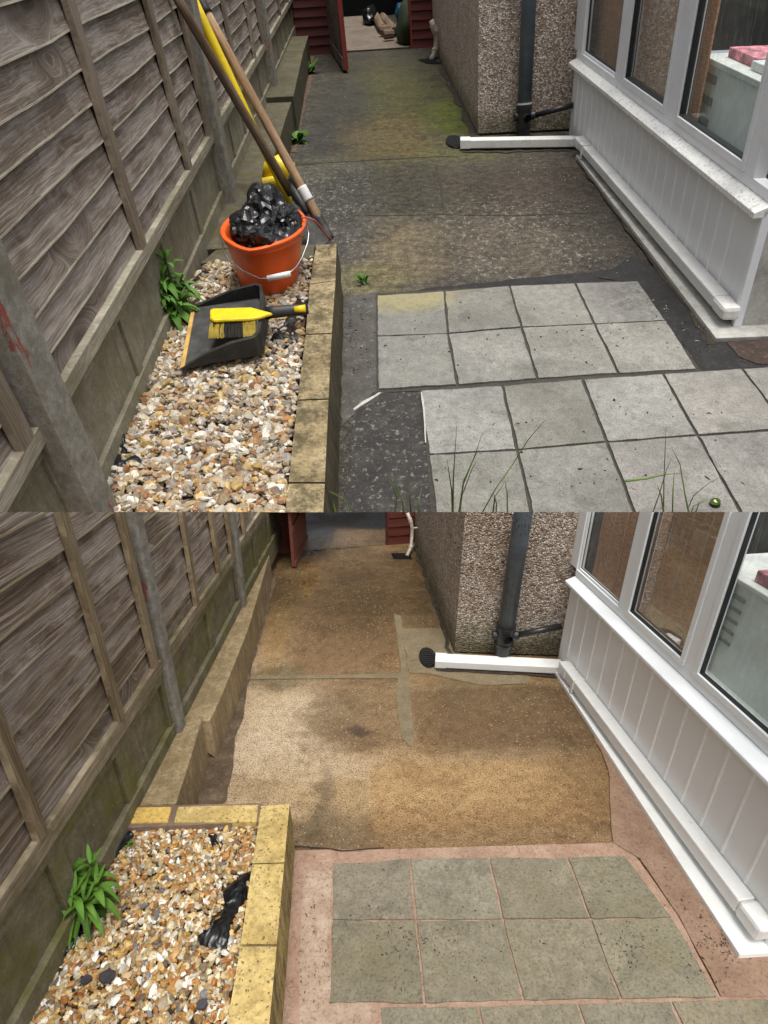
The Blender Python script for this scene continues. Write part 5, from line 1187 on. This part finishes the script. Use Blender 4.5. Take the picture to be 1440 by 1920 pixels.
smallweed(245, 1590, .02, .005, 'small seedling among the stones behind the leafy weed, lower photo', 7, 7, LO, hbL)

def grass(blades, lab, seed):
    r = random.Random(seed); yy = 1.5; p = UP.Q(*blades[0][0], yy); root = thing(UP, 'grass_tuft', p, lab, 'grass'); m = MB(UP)
    for b in blades:
        pts = [UP.Q(*q, yy-.08*r.random()) for q in b]; n = len(pts); S_ = []
        for i in range(n-1):
            for j in range(4): S_.append(pts[i].lerp(pts[i+1], j/4))
        S_.append(pts[-1]); k_ = r.uniform(.7, 1.1)
        m.tube(S_, [max(.0004, .0047*(1-(i/len(S_))**1.5)) for i in range(len(S_))], 5, vc=(k_, k_, k_), sq=(1, .4))
    m.build('blades', 'grass', root, smooth=True)
grass([[(849, 1000), (850, 900), (853, 850), (857, 790)], [(849, 1000), (847, 920), (838, 860)], [(856, 1000), (868, 910), (892, 850), (905, 810)], [(854, 1000), (870, 900), (893, 850), (911, 832)], [(858, 1000), (866, 930), (885, 880), (897, 860)]], 'slender grass tuft left of centre in front of the slabs, upper photo', 1)
grass([[(905, 960), (930, 915), (965, 865), (990, 825), (1020, 790), (1066, 773)], [(920, 1000), (928, 930), (940, 915), (946, 902)], [(930, 1000), (931, 945), (926, 925)], [(952, 1000), (951, 925), (947, 903)]], 'long arching grass blade over the slabs, upper photo', 2)
grass([[(1210, 1000), (1235, 930), (1250, 880), (1262, 855)], [(1244, 1000), (1245, 900), (1249, 795)], [(1260, 1000), (1262, 920), (1265, 878)], [(1300, 1000), (1285, 930), (1275, 870), (1259, 838)], [(1250, 1000), (1240, 930), (1232, 910)], [(1172, 902), (1210, 898), (1245, 890), (1278, 887)]], 'crossing thin grass stems near the right, upper photo', 3)
grass([[(1270, 1000), (1300, 930), (1330, 905), (1355, 893)], [(1282, 1000), (1300, 950), (1330, 930)], [(1290, 1000), (1310, 945), (1335, 932)]], 'short grass tuft beside the cut stem, upper photo', 4)
grass([[(560, 1000), (570, 930), (600, 915), (640, 930)], [(640, 1000), (620, 925), (590, 912), (560, 920)], [(660, 1000), (650, 940), (615, 920)], [(580, 1000), (572, 950), (560, 935)]], 'faint grass leaves in front of the near block wall, upper photo', 5)
grass([[(760, 1000), (755, 940), (735, 890)], [(775, 1000), (768, 930), (770, 905)], [(790, 1000), (785, 945), (790, 915)], [(735, 1000), (745, 930), (730, 900)]], 'faint grass stems over the speckled tarmac, upper photo', 6)
m = MB(UP); p, q = UP.Q(1341, 985, 1.5), UP.Q(1341, 940, 1.5); m.tube([p, q], [.016, .0175], 14, vc=(.4, .45, .4)); st = m.build('cut_stem', 'stem', smooth=False)
tag(st, 'thick green cut plant stem at the bottom right of the upper photo', 'plant stem')
m = MB(UP); m.tube([q+V3((.002, 0, 0)), q+V3((.002, 0, .0015))], .008, 14); m.build('pith', 'stemcut', st)
# twigs and crumbs that lie about the swept yard
def litter(y, spots, name, mat, lab, cat, L, w_):
    for (px, py), lb in spots:
        m = MB(y)
        for j in range(7):
            p = y.G(px+rnd.uniform(-14, 14), py+rnd.uniform(-8, 8), .012 if y is LO else .02); a = rnd.uniform(0, 6.3); d = V3((math.cos(a), math.sin(a), 0))*L*rnd.uniform(.3, 1)
            m.tube([p, p+d*.5+V3((0, 0, .003)), p+d], [w_, w_*.8, w_*.4], 5)
        tag(m.build(name, mat), lb, cat)
def crumbs(y, boxes, count, mat, name, L, w_, seed, z):
    r = random.Random(seed); m = MB(y)
    for j in range(count):
        (x0, y0, x1, y1, sp) = r.choice(boxes); px, py = (r.uniform(x0, x1), r.uniform(y0, y1)) if not sp else (r.gauss((x0+x1)/2, (x1-x0)/4), r.gauss((y0+y1)/2, (y1-y0)/4))
        p = y.G(px, py, z); a = r.uniform(0, 6.3); l = L*r.choice((.2, .3, .4, .6, 1))*r.uniform(.6, 1.2); d = V3((math.cos(a), math.sin(a), 0))*l; q = V3((-d.y, d.x, 0))*r.uniform(-.3, .3); ww = w_*r.uniform(.6, 1.5)
        m.tube([p, p+d*.5+q+V3((0, 0, ww*.6)), p+d], [ww*.6, ww, ww*.3], 4)
    return m.build(name, mat, kind='stuff')
crumbs(LO, [(640, 1610, 1250, 1860, 0), (640, 1610, 1250, 1860, 0), (720, 1730, 850, 1800, 1), (1120, 1730, 1240, 1810, 1), (1290, 1740, 1400, 1800, 1), (1270, 1640, 1400, 1860, 0)], 420, 'soil', 'leaf_crumbs', .009, .0011, 11, .0115)
crumbs(LO, [(560, 1600, 620, 1880, 0), (480, 1300, 1130, 1570, 0), (520, 1100, 1000, 1260, 0), (430, 1250, 480, 1500, 0)], 300, 'dirt', 'dirt_crumbs', .009, .0012, 12, .008)
crumbs(UP, [(620, 130, 860, 300, 0), (660, 320, 1180, 520, 0), (960, 290, 1080, 340, 0), (1100, 560, 1320, 680, 0)], 260, 'white_edge', 'pale_chips', .022, .0022, 13, .012)
crumbs(UP, [(720, 560, 1290, 690, 0), (820, 740, 1400, 930, 0), (660, 320, 1180, 520, 0), (1250, 600, 1330, 660, 0), (640, 560, 700, 700, 0)], 300, 'soil', 'dark_crumbs', .02, .0022, 14, .019)

for o in COL.objects:
    if o.type == 'MESH' and o.parent is None and 'kind' not in o and 'label' not in o: print('UNTAGGED', o.name)
